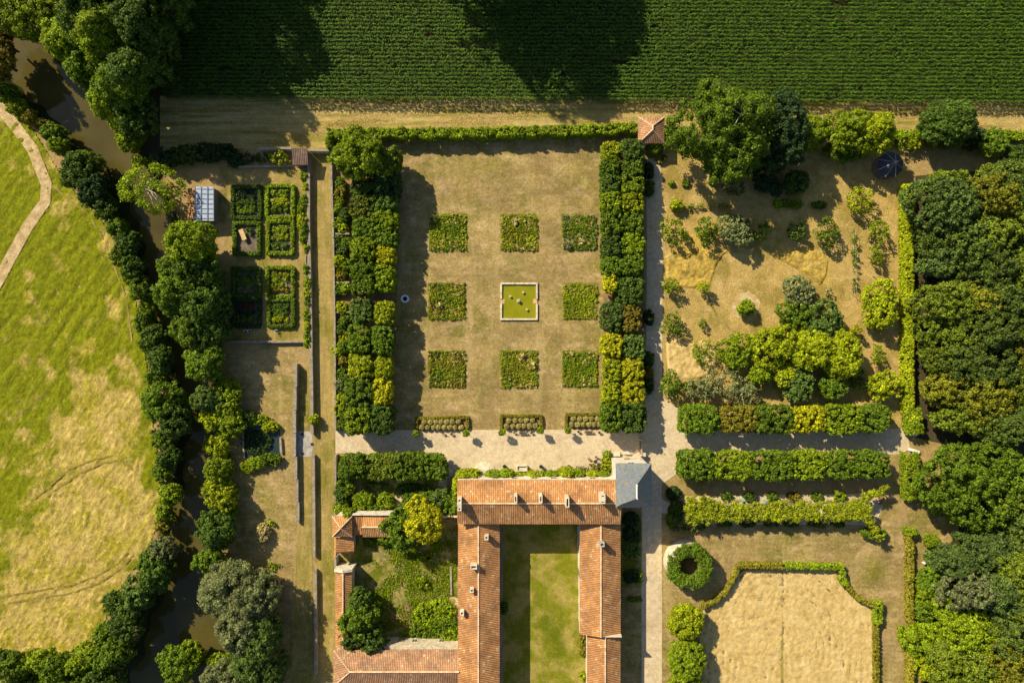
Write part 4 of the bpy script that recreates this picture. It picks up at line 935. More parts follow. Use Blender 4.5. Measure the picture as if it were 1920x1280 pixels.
def make_chair():
    e = empty('garden_chair', (0, 0, 0), 'x', 'chair')
    mb = MB(); mb.box(-.22, .22, -.2, .22, .42, .45); mb.build('seat', M['wood'], e)
    mb = MB(); mb.box(-.22, .22, .2, .24, .5, .85); mb.build('backrest', M['wood'], e)
    for x in (-.2, .2):
        for y in (-.18, .2): mb = MB(); mb.tube((x, y, .02), (x, y, .43), .018, n=5); mb.build('leg', M['dark_metal'], e)
    return e
c0 = make_chair(); i = 0
for px, py, l in ((832, 813, 'western of two garden chairs by the western bed of box balls'), (847, 813, 'eastern of two garden chairs by the western bed of box balls'), (964, 810.5, 'garden chair just west of the bench before the middle bed'), (996, 810.5, 'garden chair just east of the bench before the middle bed'), (1084, 808.5, 'garden chair just west of the bench before the eastern bed'), (1123, 810, 'garden chair just east of the bench before the eastern bed'),
                  (1104, 860, 'garden chair at the west of the table near the tower'), (1117, 856, 'garden chair at the north of the table near the tower'), (1127, 862, 'garden chair at the east of the table near the tower')):
    o = c0 if i == 0 else copy_tree(c0); i += 1
    o.location = (*P(px, py), 0); o.rotation_euler = (0, 0, random.uniform(-.6, .6)); o['label'] = l; o['group'] = 'garden chairs on the terrace'
def round_table(px, py, l, mat, group=None):
    e = empty('garden_table', (*P(px, py), 0), l, 'table', group)
    mb = MB(); mb.lathe(0, 0, [(.38, .70), (.38, .73)], 16); mb.build('tabletop', M[mat], e)
    mb = MB(); mb.tube((0, 0, .02), (0, 0, .7), .03, n=6); mb.lathe(0, 0, [(.2, .02), (.2, .05)], 10); mb.build('leg', M[mat], e)
round_table(1116, 864, 'small round table among chairs near the tower', 'dark_metal')
for i, (px, py) in enumerate(((1388.5, 936), (1431.5, 937.5), (1469, 939), (1554.5, 939))): round_table(px, py, 'pale green round table north of the vine pergola, %s from the west' % ORD[i], 'teal_paint', 'green tables beside the pergola')
for i, (px, py, l) in enumerate(((946, 873, 'dark potted plant between the round steps and the trough'), (1014, 873, 'dark potted plant east of the stone trough'), (1066, 873, 'dark potted plant west of the manor bench'))):
    e = empty('plant_pot', (*P(px, py), 0), l, 'potted plant', 'potted plants along the manor front')
    mb = MB(); mb.lathe(0, 0, [(.2, .01), (.3, .5), (.26, .5), (.2, .4)], 12); mb.build('pot', M['pot'], e)
    link('plant', crown_mesh(.3, .3, .3, .75, 'ball', GR['deep']), e)
# kitchen garden furniture
e = empty('trestle_table', (*P(455, 440, .7), 0), 'pale pine table standing askew in a bare vegetable bed', 'table', rz=math.radians(22))
mb = MB(); mb.box(-.42, .42, -1.05, 1.05, .7, .78); mb.build('tabletop', M['pine'], e, bevel=.02)
for x in (-.3, .3):
    for y in (-.9, .9): mb = MB(); mb.box(x - .05, x + .05, y - .05, y + .05, 0, .7); mb.build('leg', M['pine'], e)
for px, py, l, n in ((463, 621, 'western white metal chair frame below the vegetable beds', 0), (470, 621, 'white metal chair frame just east of its twin below the beds', 1), (520, 621, 'single white metal chair frame below the right-hand vegetable beds', 2)):
    e = empty('metal_chair', (*P(px, py), 0), l, 'chair', 'white chairs in the kitchen garden', rz=n * .7)
    mb = MB(); mb.box(-.22, .22, -.22, .22, .42, .45); mb.build('seat', M['dark_metal'], e)
    mb = MB(); mb.tube((-.25, .22, .9), (.25, .22, .9), .03, n=6)
    for s in (-1, 1): mb.tube((s * .25, .22, .45), (s * .25, .22, .9), .03, n=6); mb.tube((s * .26, -.22, .62), (s * .26, .22, .66), .03, n=6)
    mb.build('backrest', M['white_paint'], e)
    for s in (-1, 1):
        for y in (-.2, .2): mb = MB(); mb.tube((s * .22, y, .02), (s * .22, y, .42), .02, n=5); mb.build('leg', M['white_paint'], e)
e = empty('cold_frame', (*P(577, 487, .4), 0), 'little stone-framed cold frame against the kitchen garden wall', 'cold frame')
mb = MB()
for a in ((-.45, .45, -.9, -.78), (-.45, .45, .78, .9), (-.45, -.33, -.78, .78), (.33, .45, -.78, .78)): mb.box(*a, -.05, .4)
mb.build('frame', M['concrete'], e); mb = MB(); mb.box(-.33, .33, -.78, .78, -.05, .1); mb.build('soil', M['black'], e)
hp = [(489, 420), (492, 432), (495, 440), (492, 452), (488, 470), (495, 500), (497, 530), (492, 545), (494, 570), (496, 578), (498, 572), (497, 545), (496, 500)]
mb = MB(); q = [P(*p) for p in hp]
for a, b in zip(q[:-1], q[1:]): mb.tube((a[0], a[1], .06), (b[0], b[1], .06), .03, n=5)
tag(mb.build('garden_hose', M['hose']), 'thin pale green hose winding between the vegetable beds', 'hose')
for i, (px, py, l) in enumerate(((566.5, 813.5, 'square iron grating at the north end of the concrete slab'), (585, 832, 'square iron grating at the east edge of the concrete slab'), (567.5, 850, 'square iron grating at the south end of the concrete slab'))):
    mb = MB(); mb.box(-.22, .22, -.22, -.16, 0, .12); mb.box(-.22, .22, .16, .22, 0, .12); mb.box(-.22, -.16, -.16, .16, 0, .12); mb.box(.16, .22, -.16, .16, 0, .12)
    for k in range(4): mb.box(-.14 + .08 * k, -.10 + .08 * k, -.16, .16, .02, .1)
    o = mb.build('iron_grating', NT('rusty_iron').finish((.09, .05, .03), .8)); o.location = (*P(px, py), .03); tag(o, l, 'grating', 'gratings on the concrete slab')
for i, (px, py, rz, l) in enumerate(((1706.5, 812, -.4, 'western white stone block at the end of the north walk hedge'), (1715.5, 813, .5, 'eastern white stone block at the end of the north walk hedge'), (1707.5, 842.5, -.2, 'western white stone block at the top of the short east hedge'), (1716, 845.5, -.3, 'eastern white stone block at the top of the short east hedge'))):
    mb = MB(); mb.box(-.45, .45, -.22, .22, -.05, .5); mb.box(-.5, .5, -.26, .26, .5, .6); o = mb.build('stone_block', M['white_paint'], bevel=.02); o.location = (*P(px, py), 0); o.rotation_euler = (0, 0, rz); tag(o, l, 'stone block', 'stone blocks flanking the east gap')
for px, py, l in ((1758.5, 1027, 'small white box in the shrubs at the wood edge'), (1731, 1053.5, 'white stone marker beside the east hedge')):
    mb = MB(); mb.box(-.28, .28, -.14, .14, 0, .6, taper=.03); mb.box(-.31, .31, -.17, .17, .6, .66); o = mb.build('marker_stone', M['white_paint'], bevel=.02); o.location = (*P(px, py), 0.0); tag(o, l, 'marker')
# ------------------------------------------------------------------ avenue of clipped trees west of the lawn
WORD = {'dark': 'dark green', 'deep': 'blackish green', 'mid': 'mid green', 'fresh': 'fresh green', 'lime': 'yellow-green', 'yellow': 'bright yellow', 'olive': 'olive green', 'brown': 'brownish', 'blue': 'bluish green', 'silver': 'silvery', 'speck': 'yellow-flecked green'}
def row(lst, h, where, count_from, style='clipped', group=None, zb=1.3, name='clipped_tree'):
    for i, t in enumerate(lst):
        px, py, rx, ry, g = t[:5]
        hh = (t[5] if len(t) > 5 else h) * random.uniform(.97, 1.03)
        tree(px, py, rx, ry, hh, style, g, '%s clipped tree %s from %s in %s' % (WORD[g], ORD[i], count_from, where), name, 'tree', group, zb, hc=hh * .9)
row([(682, 352, 24, 17, 'dark', 5.2), (681, 388, 25, 21, 'speck'), (683, 427, 24, 21, 'mid'), (680, 466, 23, 20, 'fresh'), (680, 503, 23, 20, 'mid'), (679, 536, 22, 17, 'mid'), (676, 582, 20, 23, 'blue'), (673, 635, 21, 26, 'mid'), (676, 686, 23, 22, 'lime'), (674, 737, 27, 29, 'mid'), (670, 789, 24, 25, 'fresh')], 5.5, 'the outer row west of the lawn', 'the north', group='clipped trees west of the lawn')
row([(723, 298, 25, 24, 'speck', 6.6), (722, 340, 24, 24, 'deep', 6.4), (722, 380, 22, 18, 'dark', 5.6), (720, 412, 24, 20, 'fresh'), (722, 446, 22, 17, 'mid'), (722, 479, 17, 18, 'yellow'), (721, 522, 18, 25, 'fresh'), (719, 587, 18, 21, 'lime'), (716, 640, 20, 27, 'mid'), (718, 689, 16, 19, 'lime'), (716, 735, 17, 24, 'yellow'), (715, 787, 22, 28, 'dark')], 5.5, 'the inner row west of the lawn', 'the north', group='clipped trees west of the lawn')
tree(668, 288, 49, 46, 10.5, 'wild', 'fresh', 'big round yellow-green tree at the north end of the western avenue', 'round_tree', tall=.42, hc=8)
row([(1147, 284, 17, 18, 'lime'), (1144, 313, 17, 17, 'mid'), (1146, 343, 18, 19, 'dark'), (1146, 378, 19, 20, 'fresh'), (1149, 417, 21, 22, 'mid'), (1148, 462, 19, 22, 'dark'), (1149, 498, 19, 17, 'mid'), (1146, 530, 13, 17, 'yellow'), (1149, 595, 20, 26, 'blue'), (1147, 648, 19, 21, 'yellow'), (1148, 694, 16, 22, 'lime'), (1147, 736, 17, 22, 'lime'), (1146, 780, 18, 29, 'mid')], 5.0, 'the inner row east of the lawn', 'the north', group='clipped trees east of the lawn')
row([(1184, 281, 22, 20, 'dark'), (1186, 316, 21, 18, 'mid'), (1187, 346, 20, 17, 'fresh'), (1187, 379, 20, 20, 'lime'), (1188, 417, 19, 21, 'mid'), (1188, 458, 20, 22, 'fresh'), (1187, 497, 21, 18, 'mid'), (1182, 543, 25, 27, 'dark'), (1184, 598, 17, 26, 'brown'), (1189, 649, 20, 23, 'blue'), (1187, 693, 20, 22, 'yellow'), (1187, 735, 21, 22, 'yellow'), (1188, 782, 23, 30, 'dark')], 5.0, 'the outer row east of the lawn', 'the north', group='clipped trees east of the lawn')
row([(1311, 786, 39, 26, 'mid'), (1390, 786, 35, 23, 'olive'), (1450, 787, 36, 25, 'mid'), (1517, 785, 32, 24, 'yellow'), (1582, 785, 33, 26, 'fresh'), (1641, 785, 30, 25, 'mid')], 4.5, 'the row north of the walk', 'the west', group='clipped trees along the east walk')
row([(1307, 872, 34, 27, 'mid'), (1377, 873, 37, 26, 'fresh'), (1449, 875, 38, 27, 'mid'), (1518, 874, 35, 26, 'fresh'), (1585, 873, 34, 26, 'mid'), (1641, 872, 28, 24, 'mid')], 4.5, 'the row south of the walk', 'the west', group='clipped trees along the east walk')
row([(660, 875, 24, 22, 'mid'), (715, 876, 33, 24, 'speck'), (767, 877, 30, 25, 'mid'), (812, 876, 25, 23, 'mid')], 4.5, 'the row south of the terrace', 'the west', group='clipped trees south of the terrace')

# ------------------------------------------------------------------ hedges
def ph(pts, h): return [P(px, py, h) for px, py in pts]
hedge(ph([(616, 250), (700, 249), (850, 248), (960, 246), (1100, 242), (1196, 238)], 2.6), 1.7, 2.6, 'fresh', 'long rough green hedge between the mown field margin and the lawn', bump=.14, wob=.15, lr=.32)
hedge(ph([(1248, 243), (1300, 245)], 2.2), 1.3, 2.2, 'mid', 'short piece of hedge east of the gate pavilion', bump=.12)
hedge(ph([(1655, 250), (1745, 250)], 2.0), 1.2, 2.0, 'fresh', 'hedge between the pale bare-branched tree and the round dark tree', bump=.15)
hedge(ph([(1860, 252), (2080, 256)], 2.0), 1.6, 2.0, 'fresh', 'hedge at the far east end of the field margin', bump=.15)
hedge(ph([(1704, 345), (1706, 480), (1706, 620), (1707, 770), (1720, 800)], 2.3), 1.5, 2.3, 'lime', 'long bright green hedge between the orchard and the wood', bump=.08)
hedge(ph([(1715, 765), (1720, 812)], 2.4), 2.6, 2.4, 'fresh', 'thick south end of the hedge before the wood', bump=.08)
hedge(ph([(1712, 850), (1713, 936)], 2.3), 2.4, 2.3, 'fresh', 'short thick hedge beside the big spreading tree at the east', bump=.06)
hedge(ph([(1709, 1002), (1709, 1170)], 1.5), 1.0, 1.5, 'olive', 'long narrow clipped hedge along the east track', smooth=.3)
hedge(ph([(1709, 1225), (1710, 1420)], 1.5), 1.0, 1.5, 'olive', 'narrow clipped hedge at the south-east behind the fresh green bush', smooth=.3)
hedge(ph([(1711, 992), (1711, 1003)], 1.8), 1.7, 1.9, 'fresh', 'knob of hedge at the north end of the east track hedge')
hedge(ph([(1318, 1139), (1343, 1128), (1364, 1108), (1378, 1081), (1387, 1062)], 1.2), .7, 1.2, 'olive', 'curved low clipped hedge on the north-west of the straw field', smooth=.3, lr=.2)
hedge(ph([(1388, 1061), (1470, 1062)], 1.4), .95, 1.3, 'olive', 'straight clipped hedge west of the gap above the straw field', smooth=.3, lr=.2)
hedge(ph([(1476, 1062), (1583, 1064)], 1.4), .95, 1.3, 'fresh', 'straight clipped hedge east of the gap above the straw field', smooth=.3, lr=.2)
hedge(ph([(1582, 1073), (1580, 1082), (1588, 1097)], 1.5), 1.1, 1.5, 'fresh', 'thick corner piece of hedge at the north-east of the straw field', smooth=.35, lr=.22)
hedge(ph([(1590, 1100), (1608, 1120), (1630, 1132), (1650, 1137)], 1.2), .8, 1.2, 'olive', 'curved low hedge descending to the east corner of the straw field', smooth=.3, lr=.2)
hedge(ph([(1650, 1130), (1648, 1170)], 1.6), 1.2, 1.6, 'fresh', 'stepped thick hedge corner on the east side of the straw field', smooth=.35, lr=.22)
hedge(ph([(1645, 1172), (1646, 1420)], 1.1), .85, 1.1, 'olive', 'straight low hedge down the east side of the straw field', smooth=.3, lr=.2)
# beds of box balls
BEDS = [('western', [(781, 803), (781, 784.5), (876, 782), (876.5, 802)], [(796, 791), (807, 791), (817.5, 791), (826.7, 791), (837.5, 791), (848, 790.5), (859.5, 790.5), (791, 801), (802, 801), (813, 801), (822.5, 801), (833, 801), (843, 801), (853, 801), (865, 801)]),
        ('middle', [(940, 801), (940, 780), (1014, 780), (1015.5, 799)], [(954.5, 788), (966, 788), (976.5, 788), (987, 788), (998.7, 788), (950, 799), (961.5, 799), (972.5, 799), (982.5, 798.5), (993, 798.5), (1003.7, 798)]),
        ('eastern', [(1062, 800), (1062, 777.5), (1130, 776.5)], [(1075.5, 785), (1087, 785), (1097.5, 785), (1108.7, 785), (1120, 785), (1072, 795.5), (1083, 795.5), (1093.7, 795.5), (1104.5, 795.5), (1113.7, 795), (1124.5, 794.5)])]
for nm, hp_, balls in BEDS:
    xs = [p[0] for p in hp_]; ys = [p[1] for p in hp_] + [b[1] for b in balls]
    sheet('flower_bed', [(min(xs), min(ys)), (max(xs), min(ys)), (max(xs), max(ys) + 4), (min(xs), max(ys) + 4)], M['earth'], 0.028)
    hedge(ph(hp_, .6), .5, .62, 'olive', 'low box hedge framing the %s bed of clipped balls' % nm, group='low hedges of the ball beds', lr=.14, leaf=.09, smooth=.3, dens=14)
proto_balls = [crown_mesh(.5, .5, .42, .44, 'ball', GR['box'], -.1) for _ in range(4)]
for nm, hp_, balls in BEDS:
    n1 = sum(1 for b in balls if b[1] < 793 + (2 if nm == 'western' else -1 if nm == 'eastern' else 0))
    for i, (px, py) in enumerate(balls):
        o = link('box_ball', proto_balls[i % 4]); o.location = (*P(px, py, .5), 0); o.rotation_euler = (0, 0, random.uniform(0, 6)); o.scale = (random.uniform(.92, 1.06),) * 3
        rw, k = ('back', i) if i < n1 else ('front', i - n1)
        tag(o, 'clipped box ball, %s from the west in the %s row of the %s bed' % (ORD[k], rw, nm), 'topiary', 'clipped box balls')
for i, (px, py, l) in enumerate(((780.5, 813, 'by the western end of the western ball bed'), (873.5, 812, 'by the eastern end of the western ball bed'), (941, 809.5, 'by the western end of the middle ball bed'), (1013, 807, 'by the eastern end of the middle ball bed'), (1065, 806, 'by the eastern ball bed'))):
    h = 2.35; e = empty('standard_tree', (*P(px, py, 2.0), 0), 'small round-headed standard tree ' + l, 'topiary', 'round-headed standards on the terrace')
    mb = MB(); mb.tube((0, 0, .2), (0, 0, 1.7), .04, n=6); mb.build('trunk', BARK, e)
    mb = MB(); mb.lathe(0, 0, [(.2, .01), (.28, .4), (.22, .4)], 10); mb.build('pot', M['pot'], e)
    link('crown', crown_mesh(.56, .56, .5, 1.95, 'shrub', GR['fresh']), e)

# ------------------------------------------------------------------ kitchen garden
BOX = [((436, 487, 350, 408), 'dark', 'north-west'), ((500, 549, 348, 407), 'fresh', 'north-east'), ((439, 485, 418, 475), 'mid', 'upper-middle west'), ((502, 548, 414, 475), 'fresh', 'upper-middle east'), ((437, 485, 503, 556), 'dark', 'lower-middle west'), ((501, 549, 502, 556), 'fresh', 'lower-middle east'), ((437, 485, 562, 611), 'deep', 'south-west'), ((504, 549, 562, 611), 'mid', 'south-east')]
for i, ((a, b, c, d), g, l) in enumerate(BOX):
    sheet('vegetable_bed', [(a, c), (b, c), (b, d), (a, d)], M['bed'], 0.026)
    e = hedge(ph([(a, c), (b, c), (b, d), (a, d), (a, c)], .7), .62, .75, g, 'box hedge framing the %s vegetable bed' % l, group='box hedges of the vegetable beds', lr=.2, leaf=.13, smooth=.4)
    dens = {0: 30, 1: 24, 2: 5, 3: 18, 4: 16, 5: 14, 6: 20, 7: 22}[i]
    for k in range(3 if dens > 8 else 1):
        gg = {0: ['deep', 'dark', 'mid'], 1: ['fresh', 'lime', 'mid'], 3: ['fresh', 'lime', 'blue'], 5: ['lime', 'fresh', 'olive'], 4: ['blue', 'mid', 'silver'], 6: ['purple', 'deep', 'mid'], 7: ['dark', 'mid', 'lime']}.get(i, ['blue', 'dark', 'mid'])[k]
        yy = c + 8 + (d - c - 16) * (k + .5) / 3
        m = int(dens * 1.6); cx = rng.uniform(a + 9, b - 9, m); cy = yy + rng.uniform(-6, 6, m); q = np.array([P(x_, y_, .3) for x_, y_ in zip(cx, cy)])
        cen = np.column_stack([q, rng.uniform(.12, .45, m)]); out = np.tile([0, 0, 1.0], (m, 1))
        o = link('vegetable_rows', lobes_mesh('vegetable_rows', cen, rng.uniform(.18, .42, m), out, GR[gg], .13, 15, 1.8, .6, .6))
        tag(o, '%s vegetable plants, %s band of the %s bed' % (WORD.get(gg, 'dark red'), ['northern', 'middle', 'southern'][k], l), 'vegetables', 'vegetable plants', 'stuff')
IVY = [(570, 330, 8), (573, 350, 6), (570, 375, 8), (568, 392, 11), (566, 415, 12), (571, 430, 10), (570, 445, 9), (575, 465, 7), (574, 505, 7), (577, 530, 8), (576, 548, 8), (577, 565, 7), (576, 590, 8), (576, 610, 8), (576, 630, 7), (577, 642, 8)]
for i, (px, py, r) in enumerate(IVY):
    shrub(px, py, r * .8, r * 1.5, 1.5, ['fresh', 'lime', 'mid'][i % 3], 'climbing plant on the kitchen garden wall, %s clump from the north' % (ORD[i]), 'wall_climber', 'climber', 'climbers on the kitchen garden wall')
LOW = [  # px,py,rx,ry,h,g,label,style
 (520, 292, 22, 17, 2.2, 'lime', 'straggly yellow-green shrub over the wall west of the tool shed', 'loose'), (489, 296, 14, 10, 1.0, 'dark', 'dark plant in the planted strip west of the straggly shrub', 'loose'), (462, 298, 16, 11, 1.2, 'deep', 'very dark plants at the west of the planted strip', 'loose'), (440, 300, 14, 12, 1.6, 'deep', 'dark bush at the west end of the planted strip', 'shrub'),
 (420, 285, 22, 16, 2.5, 'deep', 'shaded bush below the tall trees at the top of the kitchen garden', 'wild'), (385, 285, 25, 18, 2.8, 'deep', 'shaded bush on the field edge above the riverside shed', 'wild'), (345, 290, 25, 16, 2.5, 'dark', 'shaded scrub at the corner of the field near the river', 'wild'), (310, 295, 22, 15, 2.5, 'deep', 'dark scrub nearest the river above the riverside shed', 'wild'),
 (618, 265, 7, 18, 2.4, 'fresh', 'narrow bush at the north-west corner of the long hedge', 'shrub'), (588, 787, 9, 9, 1.9, 'lime', 'small round yellow-green bush growing on the long stone wall', 'shrub'),
 (480, 788, 24, 10, 1.3, 'fresh', 'yellowish shrubs on the north bank of the garden basin', 'shrub'), (507, 800, 14, 9, 1.3, 'lime', 'yellow-green shrub at the north-east corner of the basin', 'shrub'), (465, 782, 14, 12, 1.8, 'dark', 'dark shrub at the north-west corner of the basin', 'shrub'), (480, 868, 20, 11, 1.4, 'fresh', 'fresh green shrub on the south bank of the basin', 'shrub'), (505, 862, 20, 11, 1.4, 'mid', 'mid green shrub at the south-east of the basin', 'shrub'), (465, 875, 14, 10, 1.2, 'lime', 'yellowing shrub at the south-west of the basin', 'shrub'), (484, 828, 26, 24, .5, 'deep', 'dark water plants covering half of the basin', 'shrub'),
 (492, 998, 11, 17, 1.7, 'cream', 'cream-flowering bush in the yard by the river', 'shrub'), (503, 982, 9, 8, .8, 'fresh', 'small green shrub beside the cream-flowering bush', 'loose'), (515, 1098, 14, 15, 1.7, 'cream', 'cream-flowering bush beside the silver willow', 'shrub'), (512, 1062, 12, 9, .5, 'fresh', 'low weeds north of the flowering bush by the willow', 'loose'),
 (1228, 276, 10, 12, 2.6, 'fresh', 'small leafy tree at the south-east corner of the gate pavilion', 'shrub'), (1238, 298, 12, 7, .9, 'olive', 'low yellowish bush below the gate pavilion', 'loose'),
 (1258, 343, 6, 5, .7, 'fresh', 'tiny shrub nearest the path on the northern orchard grass', 'shrub'), (1286, 343, 6, 6, .8, 'mid', 'small round shrub in the middle of the northern orchard grass', 'shrub'), (1336, 342, 6, 5, .7, 'mid', 'tiny shrub at the oak end of the northern orchard grass', 'shrub'),
 (1270, 384, 11, 11, 2.0, 'lime', 'round yellow-green bush at the start of the espalier row', 'shrub'),
 (1139, 852, 7, 7, 1.3, 'fresh', 'small round bush at the corner of the tower terrace', 'shrub'), (1138, 869, 9, 13, 1.6, 'lime', 'yellow-green bush against the west side of the tower', 'shrub'),
 (1115, 878, 14, 8, 1.2, 'olive', 'open shrub against the manor wall near the tower', 'loose'),
 (648, 892, 14, 20, 2.4, 'mid', 'shrub at the west end of the terrace tree row', 'shrub'), (640, 925, 13, 20, 2.2, 'dark', 'dark shrub against the pale wall', 'shrub'), (640, 950, 14, 12, 2.0, 'fresh', 'leafy shrub at the corner above the pavilion', 'shrub'), (653, 915, 10, 12, 2.0, 'fresh', 'tall fresh shrub above the pavilion garden', 'shrub'), (655, 962, 11, 9, 4.2, 'fresh', 'bushy plant leaning on the pavilion roof edge', 'shrub'),
 (680, 938, 20, 16, 2.0, 'fresh', 'rose bush west of the stub path', 'shrub'), (700, 952, 18, 12, 1.6, 'mid', 'low bush behind the lean-to', 'shrub'), (723, 940, 16, 15, 2.0, 'fresh', 'rose bush just east of the stub path', 'shrub'), (688, 958, 18, 7, 1.4, 'fresh', 'thin line of shrubs along the shed wall', 'shrub'),
 (775, 938, 20, 14, 2.0, 'mid', 'dark green shrubs north of the yellow tree', 'shrub'), (800, 930, 20, 14, 2.2, 'mid', 'leafy bush between the yellow tree and the tree row', 'shrub'), (825, 935, 22, 20, 2.8, 'blue', 'bluish bush near the west gable of the manor', 'shrub'), (845, 945, 16, 24, 2.8, 'mid', 'bush against the west gable of the manor', 'shrub'),
 (700, 910, 25, 8, .5, 'mid', 'low green planting in the shade of the terrace trees', 'loose'), (775, 915, 30, 9, .6, 'dark', 'low dark planting below the terrace trees', 'shrub'),
 (800, 1045, 11, 9, 1.2, 'fresh', 'small bush below the yellow tree in the walled garden', 'shrub'), (790, 1092, 14, 11, 1.3, 'fresh', 'lone shrub in the middle of the walled garden', 'loose'), (815, 1150, 35, 25, .9, 'fresh', 'broad bright green thicket in the walled garden', 'shrub'), (835, 1175, 26, 22, 1.2, 'mid', 'rounded bush near the manor end of the thicket', 'shrub'), (800, 1185, 30, 20, .7, 'mid', 'lower southern part of the walled garden thicket', 'shrub'), (845, 1195, 18, 16, 1.6, 'fresh', 'bush in the corner of manor and service range', 'shrub'),
 (690, 1010, 14, 7, 1.0, 'mid', 'grey-green plant against the south wall of the shed', 'loose'), (716, 1012, 14, 7, .9, 'mid', 'second plant against the south wall of the shed', 'loose'), (752, 1168, 10, 9, .8, 'lime', 'thin yellowish plant on the bare patch', 'loose'), (745, 1205, 24, 8, 1.0, 'mid', 'low bushes along the wall of the service range', 'loose'), (780, 1208, 24, 7, .9, 'fresh', 'weeds along the middle of the service range wall', 'loose'),
 (945, 1140, 7, 12, 1.2, 'dark', 'shaded shrub at the foot of the courtyard west wall', 'shrub'), (1092, 1208, 5, 22, .9, 'olive', 'narrow flower border at the courtyard east wall', 'shrub'), (1093, 1268, 6, 8, 1.0, 'lime', 'small yellow bush at the bottom of the courtyard wall', 'shrub'),
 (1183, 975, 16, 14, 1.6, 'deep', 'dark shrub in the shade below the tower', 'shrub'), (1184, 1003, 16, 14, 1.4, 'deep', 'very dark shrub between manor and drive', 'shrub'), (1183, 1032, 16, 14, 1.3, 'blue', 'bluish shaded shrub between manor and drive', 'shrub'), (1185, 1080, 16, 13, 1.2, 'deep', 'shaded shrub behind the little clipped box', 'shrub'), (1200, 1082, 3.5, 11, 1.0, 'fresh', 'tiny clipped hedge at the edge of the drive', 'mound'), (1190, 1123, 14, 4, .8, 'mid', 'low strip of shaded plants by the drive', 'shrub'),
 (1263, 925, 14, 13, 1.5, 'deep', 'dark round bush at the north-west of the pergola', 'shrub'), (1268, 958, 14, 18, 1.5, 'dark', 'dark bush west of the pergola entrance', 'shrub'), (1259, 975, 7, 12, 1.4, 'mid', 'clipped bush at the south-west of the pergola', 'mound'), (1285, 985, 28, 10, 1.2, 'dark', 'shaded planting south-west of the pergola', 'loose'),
 (1540, 984, 14, 6, .7, 'olive', 'dry low plant on the south side of the pergola', 'loose'),
 (1458, 382, 9, 7, 1.2, 'fresh', 'yellowish bush in the shaded middle of the espalier row', 'shrub'), (1475, 380, 12, 7, 1.2, 'mid', 'leafy bush in the shaded part of the espalier row', 'shrub'), (1496, 383, 9, 8, 1.4, 'fresh', 'taller bush in the shaded part of the espalier row', 'shrub'), (1536, 384, 14, 7, 1.2, 'dark', 'dark bush at the east end of the espalier row', 'shrub'),
 (1749, 1014, 14, 12, 2.2, 'fresh', 'yellow-green bush at the corner of the wood', 'shrub'), (1748, 1048, 12, 14, 1.5, 'blue', 'dark bluish shrub below the white box', 'shrub'), (1752, 1090, 28, 26, 3.2, 'mid', 'leafy bush west of the silvery wood edge', 'yew'), (1736, 1110, 16, 30, 2.4, 'fresh', 'long bush beside the east track hedge', 'shrub'), (1732, 1145, 18, 18, 2.2, 'mid', 'mid green bush where the east track hedge ends', 'shrub'),
 (1737, 1200, 40, 30, 4.0, 'fresh', 'big fresh green bush spilling over the east hedge', 'shrub'), (1745, 1250, 28, 24, 3.2, 'lime', 'yellowish bush at the bottom of the east hedge', 'shrub'),
 (1640, 1000, 22, 10, 1.8, 'mid', 'bushy climber at the south tip of the forked pergola', 'shrub')]
for px, py, rx, ry, h, g, l, stl in LOW: shrub(px, py, rx, ry, h, g, l, style=stl)
# manor-front climbers
FRONT = [(868, 889, 14, 8, 6.0, 'lime'), (887, 889, 13, 7, 5.0, 'lime'), (925, 890, 16, 6, 4.6, 'fresh'), (951, 889, 14, 8, 5.2, 'fresh'), (975, 893, 12, 5, 3.6, 'lime'), (1003, 890, 16, 6, 4.6, 'lime'), (1035, 891, 16, 6, 4.2, 'fresh'), (1064, 887, 16, 9, 5.0, 'lime'), (1085, 888, 12, 7, 4.6, 'fresh'), (1110, 890, 14, 6, 4.2, 'lime'), (1132, 890, 10, 6, 4.0, 'fresh')]
for i, (px, py, rx, ry, h, g) in enumerate(FRONT): shrub(px, py, rx, ry, h, g, 'climber at the foot of the manor front, %s from the west' % ORD[i], 'wall_climber', 'climber', 'climbers along the manor front')
for i, (py, g) in enumerate(((905, 'lime'), (925, 'fresh'), (948, 'mid'))): shrub(855, py, 5, 13, 5.5, g, '%s patch of climber on the west gable of the manor, counted from the north' % ORD[i], 'wall_climber', 'climber', 'climbers on the west gable')
# shrub border west of the avenue
BORD = [(637, 345, 'mid'), (634, 378, 'fresh'), (638, 362, 'olive'), (632, 392, 'fresh'), (648, 405, 'dark'), (636, 418, 'fresh'), (645, 428, 'lime'), (634, 452, 'dark'), (642, 470, 'blue'), (650, 455, 'mid'), (636, 492, 'lime'), (648, 500, 'fresh'), (640, 517, 'olive'), (645, 540, 'fresh'), (636, 542, 'mid'), (640, 578, 'lime'), (645, 603, 'mid'), (640, 620, 'dark'), (646, 632, 'yellow'), (631, 657, 'lime'), (645, 650, 'mid'), (643, 677, 'olive'), (640, 700, 'mid'), (649, 712, 'dark'), (635, 722, 'silver'), (645, 735, 'mid'), (640, 750, 'lime'), (636, 770, 'fresh'), (648, 778, 'dark'), (640, 795, 'speck')]
for i, (px, py, g) in enumerate(BORD):
    shrub(px + random.uniform(-1, 1), py, random.uniform(9, 12), random.uniform(10, 13), random.uniform(1.2, 2.2), g, '%s shrub in the border west of the avenue, %s from the north' % (WORD[g], (((ORD[i] if i < 16 else ['seventeenth', 'eighteenth', 'nineteenth', 'twentieth', 'twenty-first', 'twenty-second', 'twenty-third', 'twenty-fourth', 'twenty-fifth', 'twenty-sixth', 'twenty-seventh', 'twenty-eighth', 'twenty-ninth', 'thirtieth'][i - 16])))), group='shrubs of the west border', style='shrub')
